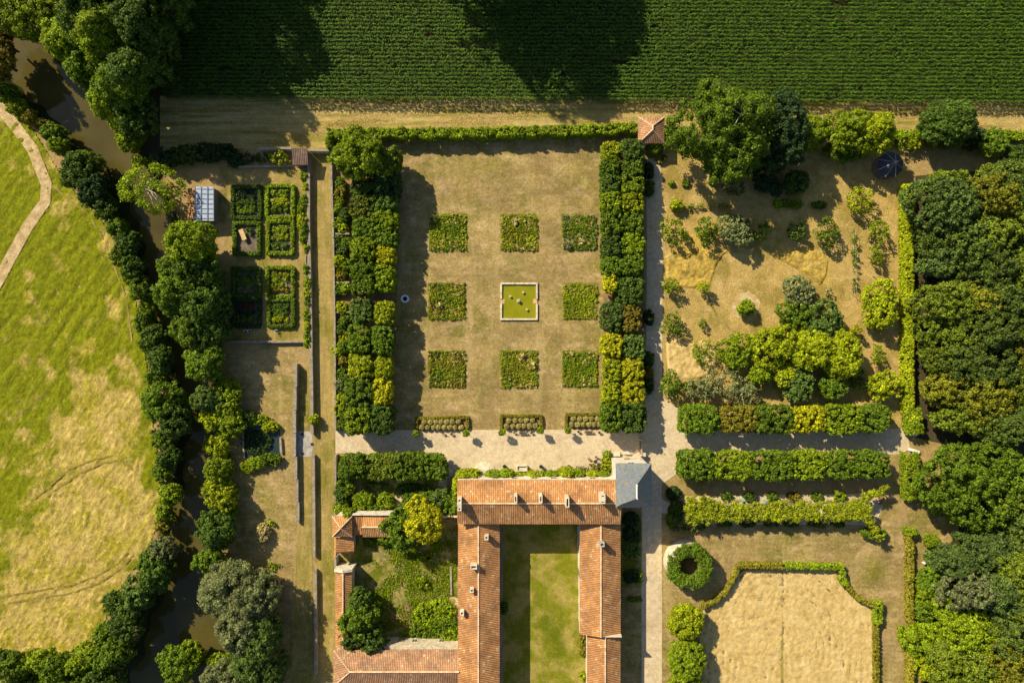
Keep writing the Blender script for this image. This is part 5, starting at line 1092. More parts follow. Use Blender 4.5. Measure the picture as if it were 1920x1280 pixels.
for i, (py, g) in enumerate(((320, 'deep'), (352, 'dark'), (595, 'deep'), (675, 'dark'), (700, 'brown'), (720, 'deep'))):
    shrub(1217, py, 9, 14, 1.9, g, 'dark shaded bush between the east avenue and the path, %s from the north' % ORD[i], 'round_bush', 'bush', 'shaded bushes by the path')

# ------------------------------------------------------------------ pergola
def pergola():
    x0, y0 = P(1288, 968, 0); x1 = P(1612, 968, 0)[0]; y1 = P(1300, 938)[1]; h = 2.5
    e = empty('vine_pergola', (x0, (y0 + y1) / 2, 0), 'long vine-covered pergola south of the east walk, forked at its east end', 'pergola'); ox, oy = x0, (y0 + y1) / 2
    L = x1 - x0; w = (y1 - y0) / 2
    for k in range(9):
        for s in (-1, 1): mb = MB(); mb.box(L * k / 8 - .08, L * k / 8 + .08, s * w - .08, s * w + .08, 0, h); mb.build('post', M['wood'], e)
    mb = MB()
    for s in (-1, 1): mb.box(-.3, L + .3, s * w - .06, s * w + .06, h, h + .12)
    mb.build('beam', M['wood'], e)
    for k in range(17): mb = MB(); mb.box(L * k / 16 - .05, L * k / 16 + .05, -w - .5, w + .5, h + .12, h + .2); mb.build('rafter', M['wood'], e)
    mb = MB()
    F = []
    for (ax, ay), (bx, by) in (((1608, 940), (1655, 916)), ((1612, 958), (1650, 1003))):
        a = P(ax, ay, h); b = P(bx, by, h); F.append((a, b)); mb.tube((a[0] - ox, a[1] - oy, h + .2), (b[0] - ox, b[1] - oy, h + .2), .07)
        mb.tube((b[0] - ox, b[1] - oy, 0), (b[0] - ox, b[1] - oy, h + .2), .08)
    mb.build('fork_beam', M['wood'], e)
    n = 1150; X = rng.uniform(-.6, L + .4, n); Y = rng.uniform(-1, 1, n) * (w * .95 + .25 * np.sin(X * 1.7)) + .1; Z = h + .25 + rng.uniform(0, .45, n)
    X[:110] = rng.uniform(-1.0, 4.0, 110); Y[:110] = rng.uniform(-2.2, 2.9, 110); Z[:110] = h + rng.uniform(-.7, .9, 110)
    Y[110:200] = np.sign(rng.uniform(-1, 1, 90)) * (w + rng.uniform(0, .3, 90)); Z[110:200] = rng.uniform(1.0, h, 90)
    for (a, b) in F:
        t = rng.uniform(0, 1.05, 60); X = np.append(X, a[0] - ox + (b[0] - a[0]) * t + rng.normal(0, .35, 60)); Y = np.append(Y, a[1] - oy + (b[1] - a[1]) * t + rng.normal(0, .35, 60)); Z = np.append(Z, h + rng.uniform(-.1, .5, 60))
    cen = np.column_stack([X, Y, Z]); m = len(cen)
    link('vine', lobes_mesh('vine', cen, rng.uniform(.25, .5, m), np.tile([0, 0, 1.0], (m, 1)), GR['vine'], .16, 15, 1.8, .5, .6), e)
    for k in range(6):
        px = [1362, 1406, 1449, 1488, 1532, 1577][k]; shrub(px, 931, 11, 8, 1.0, ['dark', 'dark', 'mid', 'brown', 'mid', 'fresh'][k], 'dark planting on the north side of the pergola, %s clump from the west' % ORD[k], 'bed_plants', 'shrub', 'clumps beside the pergola')
        shrub(px - 4, 981, 13, 6, .9, 'dark', 'dark planting on the south side of the pergola, %s clump from the west' % ORD[k], 'bed_plants', 'shrub', 'clumps beside the pergola')
pergola()

# round ivy-topped tower stump
def round_tower():
    x, y = P(1292.5, 1062, 3.5); e = empty('round_ruin', (x, y, 0), 'round roofless stone tower stump crowned with a thick ring of ivy', 'ruin')
    H = 3.3; mb = MB(); mb.lathe(0, 0, [(2.7, -.1), (4.0, -.1), (3.95, H), (2.7, H)], 40, closed=True); mb.build('wall', M['pale_stone'], e)
    n = 330; a = rng.uniform(0, 2 * PI, n); r = rng.uniform(2.0, 4.0, n); z = H + .35 * (1 - ((r - 3.1) / 1.3) ** 2)
    a2 = rng.uniform(0, 2 * PI, 110); k = (np.cos(a2 - 2.36) < .5); a2 = a2[k]; r2 = np.full(len(a2), 3.95); z2 = rng.uniform(1.6, H, len(a2))
    a = np.append(a, a2); r = np.append(r, r2); z = np.append(z, z2)
    a3 = rng.uniform(0, 2 * PI, 120); a = np.append(a, a3); r = np.append(r, np.full(120, 2.15)); z = np.append(z, rng.uniform(2.8, H, 120))
    mb = MB(); mb.lathe(0, 0, [(2.6, -.05), (2.6, .06)], 20); mb.build('shade_floor', M['soil'], e)  # dark soil disc paints the deep shade inside the ruin
    cen = np.column_stack([r * np.cos(a), r * np.sin(a), z]); out = np.column_stack([np.cos(a) * (r - 3.1) * .5, np.sin(a) * (r - 3.1) * .5, np.ones(len(a))])
    link('ivy', lobes_mesh('ivy', cen, rng.uniform(.3, .48, len(a)), unit(out), GR['mid'], .19, 17, 2.2, .5, .8), e)
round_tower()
# ------------------------------------------------------------------ orchard and single trees
TREES = [  # px,py,rx,ry,h,style,g,label[,tall]
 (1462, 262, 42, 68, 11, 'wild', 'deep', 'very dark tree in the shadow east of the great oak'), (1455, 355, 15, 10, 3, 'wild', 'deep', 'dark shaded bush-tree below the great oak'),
 (1514, 250, 32, 36, 5.5, 'shrub', 'fresh', 'soft green rounded tree between the oak and the pale bare-branched tree'), (1588, 250, 42, 36, 7.5, 'wild', 'fresh', 'pale green tree with bare white branches on the field edge'), (1640, 245, 32, 34, 8.0, 'wild', 'lime', 'yellowish tree joined to the pale one on the field edge'), (1585, 282, 38, 20, 4.0, 'wild', 'mid', 'lower tree south of the bare-branched tree'),
 (1555, 235, 16, 18, 4, 'loose', 'fresh', 'thin green tree west of the bare white branches'), (1693, 265, 24, 14, 2.6, 'loose', 'fresh', 'low bushy tree north of the gazebo'), (1715, 270, 14, 10, 2.2, 'loose', 'lime', 'small yellowish bush north-east of the gazebo'),
 (1779, 233, 46, 42, 8.5, 'yew', 'dark', 'big round dark green tree on the field margin', .46), (1826, 258, 22, 20, 3.5, 'wild', 'deep', 'dark bush in the shadow of the round tree'), (1866, 268, 24, 26, 4.5, 'wild', 'mid', 'green tree east of the round dark tree'), (1905, 290, 22, 20, 3.5, 'wild', 'dark', 'bush at the east edge below the hedge'),
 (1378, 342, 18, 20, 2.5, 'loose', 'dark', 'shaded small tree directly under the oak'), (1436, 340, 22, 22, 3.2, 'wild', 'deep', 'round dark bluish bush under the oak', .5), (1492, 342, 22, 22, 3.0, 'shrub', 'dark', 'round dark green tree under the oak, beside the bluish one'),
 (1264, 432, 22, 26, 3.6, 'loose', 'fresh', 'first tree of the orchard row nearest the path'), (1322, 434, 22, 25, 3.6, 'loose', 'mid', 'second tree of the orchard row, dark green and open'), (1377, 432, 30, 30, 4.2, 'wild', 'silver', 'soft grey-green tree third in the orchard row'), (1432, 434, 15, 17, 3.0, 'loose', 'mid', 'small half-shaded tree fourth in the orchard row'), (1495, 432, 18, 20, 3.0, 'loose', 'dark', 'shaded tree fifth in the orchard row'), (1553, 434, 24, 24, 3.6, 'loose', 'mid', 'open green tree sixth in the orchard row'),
 (1613, 378, 24, 24, 3.6, 'loose', 'lime', 'yellow-green orchard tree lit in front of the oak shadow'), (1650, 434, 15, 20, 3.6, 'loose', 'fresh', 'bright small tree beside the long hedge with a forked shadow'), (1644, 478, 13, 20, 3.0, 'loose', 'fresh', 'small tree just below the bright one beside the hedge'),
 (1652, 572, 30, 42, 5.0, 'wild', 'lime', 'tall bright yellow-green tree at the east of the orchard'), (1258, 537, 15, 14, 3.0, 'loose', 'fresh', 'small tree by the path at the north of the clearing'), (1319, 540, 12, 11, 3.0, 'loose', 'lime', 'small bright tree on the edge of the golden grass'),
 (1498, 546, 27, 27, 4.2, 'wild', 'silver', 'round pale green tree north of the dense clump'), (1400, 576, 15, 15, 2.6, 'shrub', 'fresh', 'round little tree inside the gravel circle', .45), (1262, 608, 18, 20, 3.2, 'loose', 'mid', 'grey-green tree by the path below the clearing'), (1317, 607, 9, 10, 1.8, 'wispy', 'mid', 'thin sapling in the western clearing'), (1552, 543, 6, 6, 1.8, 'wispy', 'silver', 'tiny leaning sapling north-east of the dense clump'),
 (1490, 590, 28, 26, 4.5, 'wild', 'mid', 'green tree at the north tip of the dense clump'), (1548, 605, 38, 36, 5.0, 'wild', 'blue', 'bluish tree at the north-east of the dense clump'), (1604, 618, 8, 9, 3.0, 'loose', 'yellow', 'little yellow tree east of the dense clump'), (1450, 645, 40, 40, 6.0, 'wild', 'lime', 'golden-green tree in the centre of the dense clump'), (1518, 655, 40, 36, 6.5, 'yew', 'lime', 'tall yellow-green tree with feathery branches in the dense clump'), (1578, 665, 34, 42, 6.0, 'yew', 'lime', 'yellow-green tree at the east of the dense clump'),
 (1380, 665, 30, 32, 4.5, 'wild', 'fresh', 'rounded green tree at the west of the dense clump'), (1325, 660, 24, 24, 3.4, 'wispy', 'fresh', 'see-through shrubby tree in the tall straw'), (1290, 725, 14, 10, 2.5, 'loose', 'mid', 'small tree west of the grey olives'), (1427, 705, 20, 18, 4.5, 'wild', 'fresh', 'lower green tree in the south of the clump'), (1470, 700, 22, 20, 4.5, 'wild', 'lime', 'yellowish tree in the south of the clump'),
 (1257, 718, 20, 27, 4.0, 'loose', 'mid', 'tree at the bend of the path above the east walk'), (1310, 730, 26, 22, 3.6, 'loose', 'silver', 'grey olive-like tree, westernmost of three above the walk'), (1355, 722, 32, 28, 3.8, 'loose', 'silver', 'grey olive-like tree, middle one of three above the walk'), (1400, 735, 26, 24, 3.6, 'loose', 'silver', 'grey olive-like tree, easternmost of three above the walk'),
 (1497, 722, 28, 28, 4.8, 'wild', 'blue', 'dark bluish tree at the south of the dense clump'), (1560, 722, 24, 20, 4.5, 'wild', 'mid', 'shaded green tree at the south-east of the dense clump'), (1605, 710, 15, 22, 3.0, 'loose', 'dark', 'thin shaded tree beside the dense clump'),
 (1645, 665, 12, 16, 2.6, 'loose', 'fresh', 'small tree in the east lane above the round yellow-green one'), (1658, 720, 25, 26, 4.0, 'wild', 'lime', 'round yellow-green tree at the foot of the east lane'),
 (1287, 1166, 32, 33, 5.0, 'yew', 'lime', 'round yellowish yew at the west of the straw field, northern one', .48), (1289, 1236, 33, 35, 5.0, 'yew', 'fresh', 'round green yew at the west of the straw field, middle one', .48), (1284, 1300, 32, 34, 5.0, 'yew', 'fresh', 'round green yew cut by the bottom of the picture', .48),
 (752, 985, 36, 38, 6.0, 'wild', 'mid', 'green tree west of the yellow tree'), (797, 975, 36, 40, 7.5, 'wild', 'yellow', 'bright yellow tree in the corner above the walled garden'),
 (672, 1125, 20, 20, 6.0, 'wild', 'dark', 'dark tree against the narrow stable, northern one'), (672, 1160, 32, 32, 7.0, 'wild', 'mid', 'tall glossy green tree beside the narrow stable'), (665, 1195, 22, 18, 5.5, 'wild', 'dark', 'dark tree at the south end of the narrow stable'), (700, 1195, 20, 26, 6.0, 'wild', 'dark', 'dark tree leaning over the service range roof'),
 (1822, 905, 78, 66, 9.0, 'oak', 'mid', 'broad spreading tree south of the wood gap', .40), (1888, 890, 40, 50, 8.5, 'wild', 'mid', 'tree joined to the east of the broad spreading one'), (1772, 935, 34, 30, 5.5, 'wild', 'mid', 'lower grey-green tree west of the broad spreading one')]
for t in TREES:
    px, py, rx, ry, h, stl, g, l = t[:8]; tree(px, py, rx, ry, h, stl, g, l, tall=t[8] if len(t) > 8 else None)
oak = tree(1378, 232, 94, 96, 15.5, 'oak', 'mid', 'great spreading oak on the field edge, by far the largest tree', 'oak_tree', tall=.42)
tree(1375, 296, 60, 28, 9, 'oak', 'mid', 'dense lower tree merging with the south side of the great oak', 'tree')
def branches(parent, n, L, z):
    mb = MB()
    for k in range(n):
        a = random.uniform(0, 6.28); p = Vector((random.uniform(-.5, .5), random.uniform(-.5, .5), z))
        for s in range(4):
            q = p + Vector((math.cos(a), math.sin(a), .18)) * L * random.uniform(.6, 1.1); mb.tube(p, q, .10 - .022 * s, .08 - .02 * s, 5); p = q; a += random.uniform(-.6, .6)
    mb.build('dead_branch', DEADWOOD, parent)
for o in [o for o in C.objects if o.get('label', '').startswith(('pale green tree with bare', 'soft green rounded'))][:1]: branches(o, 6, .85, 4.6)
branches(oak, 3, 1.1, 13.2)
# espalier rows
def espalier(pts, h, g, l, n):
    q = [P(*p, h) for p in pts]; e = empty('espalier_row', (q[0][0], q[0][1], 0), l, 'espalier'); ox, oy = q[0]
    d = Vector((q[1][0] - ox, q[1][1] - oy)); L = d.length; u = d / L; mb = MB()
    for k in range(n + 1): c = u * (L * k / n); mb.tube((c.x, c.y, 0), (c.x, c.y, h), .05, n=5)
    for z in (h * .5, h * .97): mb.tube((0, 0, z), (d.x, d.y, z), .018, n=4)
    mb.build('post_and_wire', DEADWOOD, e)
    m = int(L * 5); t = rng.uniform(0, 1, m); t = t[np.sin(t * 17) + np.sin(t * 41 + 1) > -.7]; m = len(t)
    cen = np.column_stack([d.x * t + rng.normal(0, .14, m), d.y * t + rng.normal(0, .14, m), rng.uniform(.3, h, m)])
    link('foliage', lobes_mesh('foliage', cen, rng.uniform(.15, .36, m), np.tile([0, 0, 1.0], (m, 1)), GR[g], .14, 13, 1.7, .7, .4), e)
espalier([(1283, 386), (1372, 384)], 1.0, 'fresh', 'thin espalier row of fruit bushes across the northern orchard', 10)
espalier([(1604, 432), (1606, 550)], 1.6, 'mid', 'tall wired espalier running north to south near the long hedge', 8)
espalier([(1605, 620), (1605, 690)], 1.3, 'mid', 'sparse wired espalier below the little yellow tree', 4)
for i, (px, py) in enumerate(((1636, 517), (1637, 643), (1640, 712))):
    mb = MB(); mb.box(-.07, .07, -.07, .07, -.1, .9, taper=.01); mb.tube((0, 0, .9), (.12, -.1, 1.05), .03, n=5); o = mb.build('wooden_stake', DEADWOOD); o.location = (*P(px, py), 0); tag(o, 'pale wooden stake in the east orchard lane, %s from the north' % ORD[i], 'stake', 'stakes in the orchard lane')

# ------------------------------------------------------------------ wood on the right
WOOD = [(1755, 345, 38, 22, 7, 'mid'), (1760, 385, 62, 48, 12, 'blue'), (1735, 440, 34, 40, 9, 'dark'), (1800, 440, 50, 40, 11, 'dark'), (1845, 380, 46, 40, 11, 'olive'), (1900, 350, 40, 40, 10, 'dark'), (1860, 325, 26, 20, 6, 'mid'), (1905, 420, 45, 45, 11, 'mid'), (1850, 440, 36, 34, 11, 'mid'), (1745, 490, 34, 32, 9, 'blue'), (1800, 490, 36, 34, 10, 'dark'), (1850, 495, 40, 40, 11, 'dark'), (1905, 500, 40, 46, 11, 'mid'),
        (1757, 560, 50, 44, 10, 'mid'), (1812, 570, 34, 34, 10, 'olive'), (1870, 565, 42, 42, 11, 'dark'), (1915, 590, 34, 44, 11, 'dark'), (1770, 620, 48, 36, 9, 'mid'), (1850, 625, 42, 36, 11, 'dark'), (1905, 650, 36, 40, 10, 'olive'), (1740, 665, 30, 36, 7, 'mid'), (1795, 675, 42, 38, 9, 'dark'), (1855, 690, 44, 40, 10, 'dark'), (1910, 715, 36, 40, 10, 'mid'), (1752, 730, 36, 30, 7, 'olive'), (1800, 745, 36, 30, 7, 'mid'), (1850, 750, 44, 38, 10, 'olive'), (1770, 785, 40, 22, 6, 'mid'), (1825, 790, 36, 24, 8, 'mid'), (1885, 800, 44, 36, 10, 'dark'), (1930, 780, 34, 44, 10, 'dark'),
        (1795, 1050, 45, 38, 8, 'blue'), (1850, 1030, 45, 40, 9, 'blue'), (1905, 1000, 36, 40, 9, 'dark'), (1900, 940, 34, 34, 8, 'mid'), (1905, 1060, 40, 42, 10, 'mid'), (1820, 1105, 50, 40, 9, 'silver'), (1870, 1110, 40, 40, 10, 'blue'), (1915, 1120, 34, 44, 10, 'mid'), (1780, 1150, 32, 30, 7, 'fresh'), (1820, 1175, 46, 40, 8, 'fresh'), (1893, 1185, 40, 42, 10, 'dark'), (1775, 1225, 34, 32, 7, 'mid'), (1830, 1240, 44, 40, 8, 'mid'), (1890, 1250, 46, 42, 10, 'olive'), (1790, 1280, 40, 34, 7, 'mid'), (1925, 1210, 30, 40, 10, 'dark')]
NS = [('%s' % a) for a in ('',)]
def where(px, py):
    v = 'north' if py < 460 else 'upper middle' if py < 600 else 'lower middle' if py < 730 else 'south' if py < 850 else 'southern block' if py < 1080 else 'southern block middle' if py < 1200 else 'south-east corner'
    return v
cnt = {}
for px, py, rx, ry, h, g in WOOD:
    px += 14 if px < 1835 and py < 830 else 0
    w = where(px, py); edge = 'on the hedge side' if px < 1790 else 'well inside' if px < 1870 else 'at the picture edge'
    key = (g, w, edge); cnt[key] = cnt.get(key, 0) + 1
    l = '%s woodland tree %s, %s of the wood%s' % (WORD[g], edge, w, '' if cnt[key] == 1 else ', %s such' % ORD[cnt[key] - 1])
    tree(px, py, rx * 1.0, ry * 1.03, h, 'oak' if rx > 44 else 'wild', {'dark': 'wooddark', 'mid': 'woodmid', 'olive': 'woodolive', 'blue': 'woodblue'}.get(g, g), l, 'woodland_tree', 'tree', 'trees of the east wood', tall=.36)
for i, (x, y) in enumerate(((104, 20), (110, 5), (104, -12), (112, -30), (106, -50))):
    e = tree(960, 640, 60, 60, 11, 'wild', 'dark', 'woodland tree beyond the east edge of the picture, %s from the north' % ORD[i], 'woodland_tree', 'tree', 'trees of the east wood'); e.location = (x, y, 0)

# ------------------------------------------------------------------ river banks
WB = [(8, 172, 22, 20, 3, 'mid'), (30, 200, 20, 18, 3, 'fresh'), (52, 218, 15, 14, 2.5, 'olive'), (72, 228, 13, 9, 1.8, 'olive'), (97, 250, 24, 20, 3.5, 'mid'), (112, 272, 20, 18, 3.5, 'fresh'), (145, 322, 34, 34, 5.5, 'dark'), (172, 352, 34, 32, 5.5, 'deep'), (160, 300, 30, 16, 4, 'mid'), (195, 392, 24, 24, 4, 'dark'), (215, 425, 24, 22, 4, 'mid'), (235, 455, 24, 24, 4, 'dark'), (225, 480, 18, 18, 3, 'mid'), (252, 500, 22, 26, 4, 'dark'), (240, 520, 14, 16, 2.5, 'fresh'), (262, 540, 20, 22, 4, 'mid'), (272, 575, 16, 18, 3, 'fresh'), (270, 605, 20, 22, 3.5, 'mid'), (285, 640, 26, 28, 5, 'dark'), (302, 670, 24, 30, 5, 'dark'), (292, 705, 20, 20, 4, 'mid'),
      (303, 757, 38, 38, 6.5, 'mid'), (325, 790, 32, 34, 6, 'dark'), (304, 820, 20, 20, 3.5, 'mid'), (318, 855, 24, 24, 4.5, 'dark'), (305, 885, 18, 20, 3.5, 'mid'), (316, 925, 26, 24, 4.5, 'fresh'), (306, 965, 16, 18, 3, 'fresh'), (303, 985, 14, 12, 2.5, 'olive'), (308, 1028, 26, 22, 4, 'silver'), (280, 1050, 22, 24, 4.5, 'mid'), (290, 1082, 34, 36, 6.5, 'dark'), (256, 1118, 32, 30, 6, 'blue'), (215, 1130, 22, 22, 5, 'dark'), (232, 1165, 36, 34, 7, 'dark'), (195, 1190, 24, 24, 5, 'mid'), (212, 1225, 38, 34, 7, 'mid'), (160, 1235, 34, 24, 6, 'fresh'), (115, 1248, 36, 26, 6, 'mid'), (70, 1242, 30, 22, 5, 'fresh'), (30, 1255, 34, 26, 6, 'mid'), (-5, 1240, 30, 24, 5, 'dark'), (190, 1275, 36, 26, 7, 'dark'), (130, 1285, 36, 24, 6, 'mid'), (50, 1290, 40, 20, 6, 'mid')]
NUM = ORD + ['seventeenth', 'eighteenth', 'nineteenth', 'twentieth', 'twenty-first', 'twenty-second', 'twenty-third', 'twenty-fourth', 'twenty-fifth', 'twenty-sixth', 'twenty-seventh', 'twenty-eighth', 'twenty-ninth', 'thirtieth'] + ['thirty-' + a for a in ORD[:9]] + ['fortieth'] + ['forty-' + a for a in ORD[:9]]
for i, (px, py, rx, ry, h, g) in enumerate(WB):
    l = '%s bush between meadow and river, %s going down the bank' % (WORD[g], NUM[i])
    tree(px, py, rx * .87, ry * .92, h, 'wild', g, l, 'riverside_tree', 'tree', 'trees of the west bank', trunk=h > 3, tall=.48)
EB = [(200, 190, 34, 30, 8, 'fresh', 'bright bush-tree on the east bank near the north-west'), (222, 218, 22, 26, 7, 'lime', 'yellow-green bush low on the east bank near the north-west'), (170, 160, 22, 14, 6, 'mid', 'grey-green bush on the east bank near the north-west'), (238, 260, 22, 22, 4.5, 'fresh', 'rounded bush where the river passes under the leaning alder'), (262, 302, 14, 8, 2.5, 'fresh', 'small bush at the water above the leaning alder'),
      (275, 352, 50, 44, 8, 'loose:fresh', 'open leaning tree with pale bare branches over the river'), (352, 456, 50, 42, 10, 'fresh', 'tall bright yellow-green tree below the riverside shed'), (330, 505, 30, 28, 7, 'mid', 'green tree over the water below the bright one'), (375, 510, 40, 30, 8, 'dark', 'darker tree behind the bright one'), (340, 560, 44, 40, 9, 'mid', 'large mid green tree west of the vegetable beds'), (385, 570, 40, 42, 9, 'dark', 'large dark tree beside the vegetable beds'), (355, 615, 42, 36, 8.5, 'mid', 'green tree above the narrow water'), (395, 625, 32, 32, 8, 'dark', 'dark tree near the kitchen garden south wall'), (383, 675, 42, 36, 7.5, 'mid', 'round tree south-west of the kitchen garden'),
      (390, 750, 28, 24, 5, 'blue', 'bluish bush overhanging the river'), (420, 745, 26, 34, 4, 'fresh', 'yellowish scrub along the bank above the basin'), (400, 785, 26, 22, 3.5, 'lime', 'yellow-green scrub at the water opposite the basin'), (432, 790, 24, 26, 4, 'fresh', 'fresh green tree next to the basin'), (408, 835, 22, 22, 3, 'lime', 'yellowing bush on the bank south-west of the basin'), (408, 885, 27, 26, 4.5, 'fresh', 'round bright bush on the river bank'), (410, 930, 30, 30, 5, 'lime', 'yellow-green tree casting a long shadow on the yard'), (425, 960, 20, 22, 4, 'mid', 'green bush between the yellow-green tree and the dark round one'),
      (404, 995, 38, 36, 6.5, 'dark', 'dark round tree on the river bank'), (395, 1055, 30, 28, 4.5, 'mid', 'green bush above the silver willows'), (330, 1245, 36, 38, 5, 'mid', 'green tree on the spit in the lower river'), (360, 1225, 20, 24, 4, 'fresh', 'lighter bush at the tip of the spit in the lower river'), (420, 1240, 34, 14, 2.5, 'fresh', 'yellow-green reeds between the willows at the pond shore')]
for px, py, rx, ry, h, g, l in EB:
    stl = 'wild'
    if ':' in g: stl, g = g.split(':')
    e = tree(px, py, rx * .94, ry * .97, h, stl, g, l, 'riverside_tree', 'tree', 'trees of the east bank', trunk=h > 3, tall=.48)
    if 'leaning' in l and 'open' in l: branches(e, 5, 1.3, 5.2)
for i, (px, py, rx, ry, h) in enumerate(((428, 1105, 46, 48, 9), (478, 1120, 38, 44, 9), (452, 1175, 40, 50, 10), (495, 1190, 34, 50, 9), (470, 1240, 40, 44, 9), (425, 1275, 44, 36, 8), (505, 1260, 26, 40, 8))):
    tree(px, py, rx, ry, h, 'willow', 'silver' if i < 3 or i == 5 else 'blue', 'silver-green willow beside the lower pond, %s of the willow clump from the north' % ORD[i], 'willow_tree', 'tree', 'silver willows', tall=.45)
# tall trees in the north-west corner and beyond the top edge
TALL = [(60, 20, 66, 44, 9, 'fresh', 'wide yellow-green tree at the very north-west'), (118, 70, 44, 40, 11, 'fresh', 'bright crown over the river bend at the north-west'), (190, 60, 46, 46, 20, 'fresh', 'bright domed crown second from the west at the top'), (150, 112, 46, 30, 10, 'mid', 'mid green crown hanging over the river below the domed one'), (240, 110, 50, 50, 18, 'dark', 'dark crown below the domed one at the north-west'), (265, 50, 45, 50, 19, 'dark', 'dark crown east of the domed one'), (225, 160, 44, 40, 13, 'mid', 'dark crown above the bright bush-trees'), (250, 215, 30, 40, 9, 'dark', 'shaded tree beside the bright bush-trees'), (190, -20, 60, 46, 20, 'mid', 'crown cut by the top edge above the domed tree'), (-14, 108, 36, 44, 8, 'brown', 'dark brownish tree at the west edge beyond the river'), (2, 78, 18, 24, 6, 'purple', 'copper-leaved bush at the west edge beyond the river')]
for px, py, rx, ry, h, g, l in TALL: tree(px, py, rx, ry, h, 'wild', g, l, 'tall_tree', 'tree', 'tall trees of the north-west corner', tall=.38, hc=h * .72)
for i, (x, y, r, h) in enumerate(((-70, 62, 6, 21), (-67, 70, 7, 25), (-63, 78, 7.5, 26), (-64, 88, 7.5, 27), (-66, 98, 8, 27), (-74, 76, 7, 24), (-61.5, 60, 5.5, 21), (-66.5, 56.5, 5, 17), (-72, 55, 5, 15))):
    e = tree(960, 640, r * 10, r * 10, h, 'wild', 'dark', 'tall tree beyond the top edge west of the corn, %s from the south' % ORD[i], 'tall_tree', 'tree', 'tall belt west of the corn', tall=.42); e.location = (x, y, 0)
for i, (x, y, rx, ry, h, g) in enumerate(((-9.5, 73, 10, 9, 27, 'fresh'), (-1, 79, 10, 9, 26, 'mid'), (-9, 86, 10, 10, 22, 'mid'))):
    e = tree(960, 640, rx * 10, ry * 10, h, 'oak', g, 'huge oak standing in the corn, its branch tips reach the top edge' if i == 0 else 'companion tree %s behind the huge oak in the corn' % ORD[i], 'oak_tree', 'tree', 'oaks in the corn', tall=.42, hc=h * .62); e.location = (x, y, 0)

# ------------------------------------------------------------------ corn, grass, straw
def corn():
    xs, ys = [], []
    y = 45.0; k = 0
    while y < 96:
        x = np.arange(-64.5, 118, 0.17); x = x + rng.normal(0, .05, len(x)); yy = y + rng.normal(0, .085, len(x)) - 0.0065 * (x + 10)
        keep = rng.uniform(size=len(x)) > .07 + .10 * np.clip(fbm(x * .12, yy * .5, 31), 0, 1); keep &= ~(vnoise(x * .25, yy * 1.4, 44) > .86)
        pass
        xs.append(x[keep]); ys.append(yy[keep]); y += .745
    x = np.concatenate(xs); y = np.concatenate(ys); n = len(x)
    V = []; F = []; base = 0
    H = 2.1 + .35 * fbm(x * .08, y * .12, 21) + rng.normal(0, .1, n)
    for rep in range(5):
        a = rng.uniform(0, 2 * PI, n); L = rng.uniform(.30, .52, n) * np.where(np.abs(np.sin(a)) > .7, .8, 1.0); w = .06 + .02 * rng.uniform(size=n)
        z0 = H * rng.uniform(.72, .98, n)
        d = np.stack([np.cos(a), np.sin(a), np.zeros(n)], 1); s = np.stack([-np.sin(a), np.cos(a), np.zeros(n)], 1) * w[:, None]
        p0 = np.stack([x, y, z0], 1); p1 = p0 + d * (L * .5)[:, None] + [0, 0, .16]; p2 = p0 + d * L[:, None] + np.stack([np.zeros(n), np.zeros(n), -.02 - .25 * rng.uniform(size=n)], 1)
        V.append(np.stack([p0 - s * .6, p0 + s * .6, p1 + s, p1 - s, p2], 1).reshape(-1, 3)); i = base + np.arange(n) * 5
        F.append((np.stack([i, i + 1, i + 2, i + 3], 1), np.stack([i + 3, i + 2, i + 4], 1))); base += 5 * n
    s = np.zeros((n, 3)); s[:, 0] = .035
    V.append(np.stack([np.stack([x, y, 0 * x], 1) - s, np.stack([x, y, 0 * x], 1) + s, np.stack([x, y, H], 1)], 1).reshape(-1, 3)); ist = base + np.arange(n) * 3
    me = np_mesh('corn_crop', np.concatenate(V), [np.concatenate([f[0] for f in F]), np.concatenate([f[1] for f in F] + [np.stack([ist, ist + 1, ist + 2], 1)])], GR['corn'])
    tag(link('corn_crop', me), 'dense green maize standing in close east-west rows', 'maize crop', None, 'stuff')
corn()
def mnoise(a, b, th): return lambda x, y: (np.sin(x * a + y * .3) + np.sin(y * b - x * .7 + 1) + np.sin((x + y) * a * 2.1)) > th
tufts('margin_stubble', [(330, 190), (1920, 196), (1920, 250), (1250, 246), (620, 245), (560, 275), (330, 275)], 20000, .07, .10, 'straw', 'mown stubble of the field margin', lean=1.2, mask=lambda x, y: vnoise(x * .1, y * 1.6, 3) > -.1)
tufts('garden_weeds', [(665, 1012), (855, 1012), (855, 1210), (720, 1210), (690, 1080)], 11000, .09, .25, 'fresh', 'weeds and rough grass of the walled garden', lean=.8, mask=lambda x, y: fbm(x * .35, y * .35, 6) + rng.normal(0, .12, len(x)) > .12)
BD = [(840, 436), (974, 436), (1087, 436), (838, 565), (1088, 565), (838, 692), (973, 692), (1088, 692)]
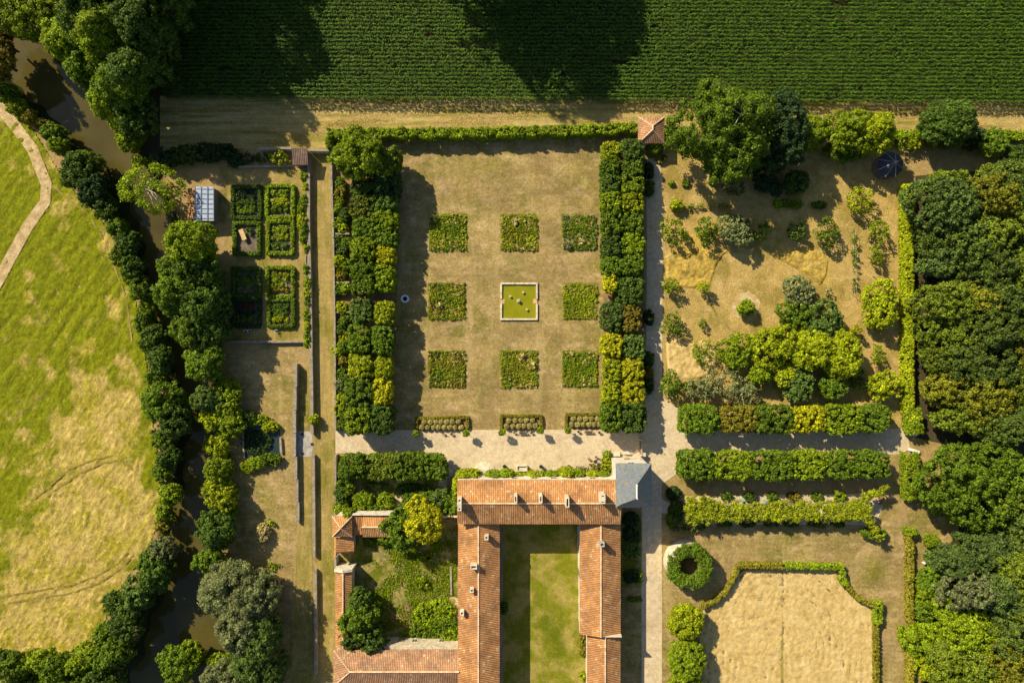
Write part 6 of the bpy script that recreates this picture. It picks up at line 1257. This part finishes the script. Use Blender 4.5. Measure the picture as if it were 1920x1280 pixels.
BN = ['north-west', 'north', 'north-east', 'west', 'east', 'south-west', 'south', 'south-east']
BC = [('mid', 'fresh', 'lime'), ('fresh', 'olive', 'lime'), ('mid', 'fresh', 'silver'), ('lime', 'mid', 'olive'), ('lime', 'fresh', 'lime'), ('olive', 'lime', 'mid'), ('lime', 'olive', 'fresh'), ('mid', 'fresh', 'lime')]
for (px, py), nm, cs in zip(BD, BN, BC):
    x, y = P(px, py, .3); r = 3.4 if px != 1087 and px != 1088 else 3.2
    sheet('flower_bed', [(px - r * 10 - 2, py - 35), (px + r * 10 + 2, py - 35), (px + r * 10 + 2, py + 35), (px - r * 10 - 2, py + 35)], M['garden'], .03)
    e = empty('square_flower_bed', (x, y, 0), 'square bed of mixed flowers and herbs, the %s one of eight round the pond' % nm, 'flower bed', 'square flower beds on the lawn')
    for k, g in enumerate(cs + ('straw',)):
        n = int((520, 400, 380, 170)[k] * (1.25 - .08 * k * ((px + py) % 5))); X = rng.uniform(-r, r, n); Y = rng.uniform(-r, r, n)
        kk = np.sin(X * 1.1 + k * 2) + np.sin(Y * 1.3 + k * 1.7) + rng.normal(0, .6, n) > (-.2 if k < 3 else .6); X = X[kk]; Y = Y[kk]; m = len(X)
        cen = np.column_stack([X, Y, rng.uniform(.04, .22, m)])
        o = link('planting', lobes_mesh('planting', cen, rng.uniform(.12, .26, m), np.tile([0, 0, 1.0], (m, 1)), GR[g], .11, 14, 2.0, .6, .5), e)
# pale seed-head clumps
for px, py, r, l in ((824, 572, 6, 'pale dry tussock in the west flower bed'), (978, 668, 7, 'pale dry tussock in the north of the southern bed'), (998, 684, 7, 'pale dry tussock at the east of the southern bed'), (1072, 664, 4, 'little pale tussock in the south-east bed'), (1091, 454, 6, 'pale tussock in the north-east bed'), (1066, 462, 8, 'grey silvery shrub at the corner of the north-east bed'), (967, 415, 7, 'white flowering clump in the north bed')):
    shrub(px, py, r, r, .9, 'silver' if 'grey' in l else 'cream', l, 'dry_tussock', 'plant', style='loose')
for o in bpy.data.objects:
    if o.get('group') == 'x': del o['group']
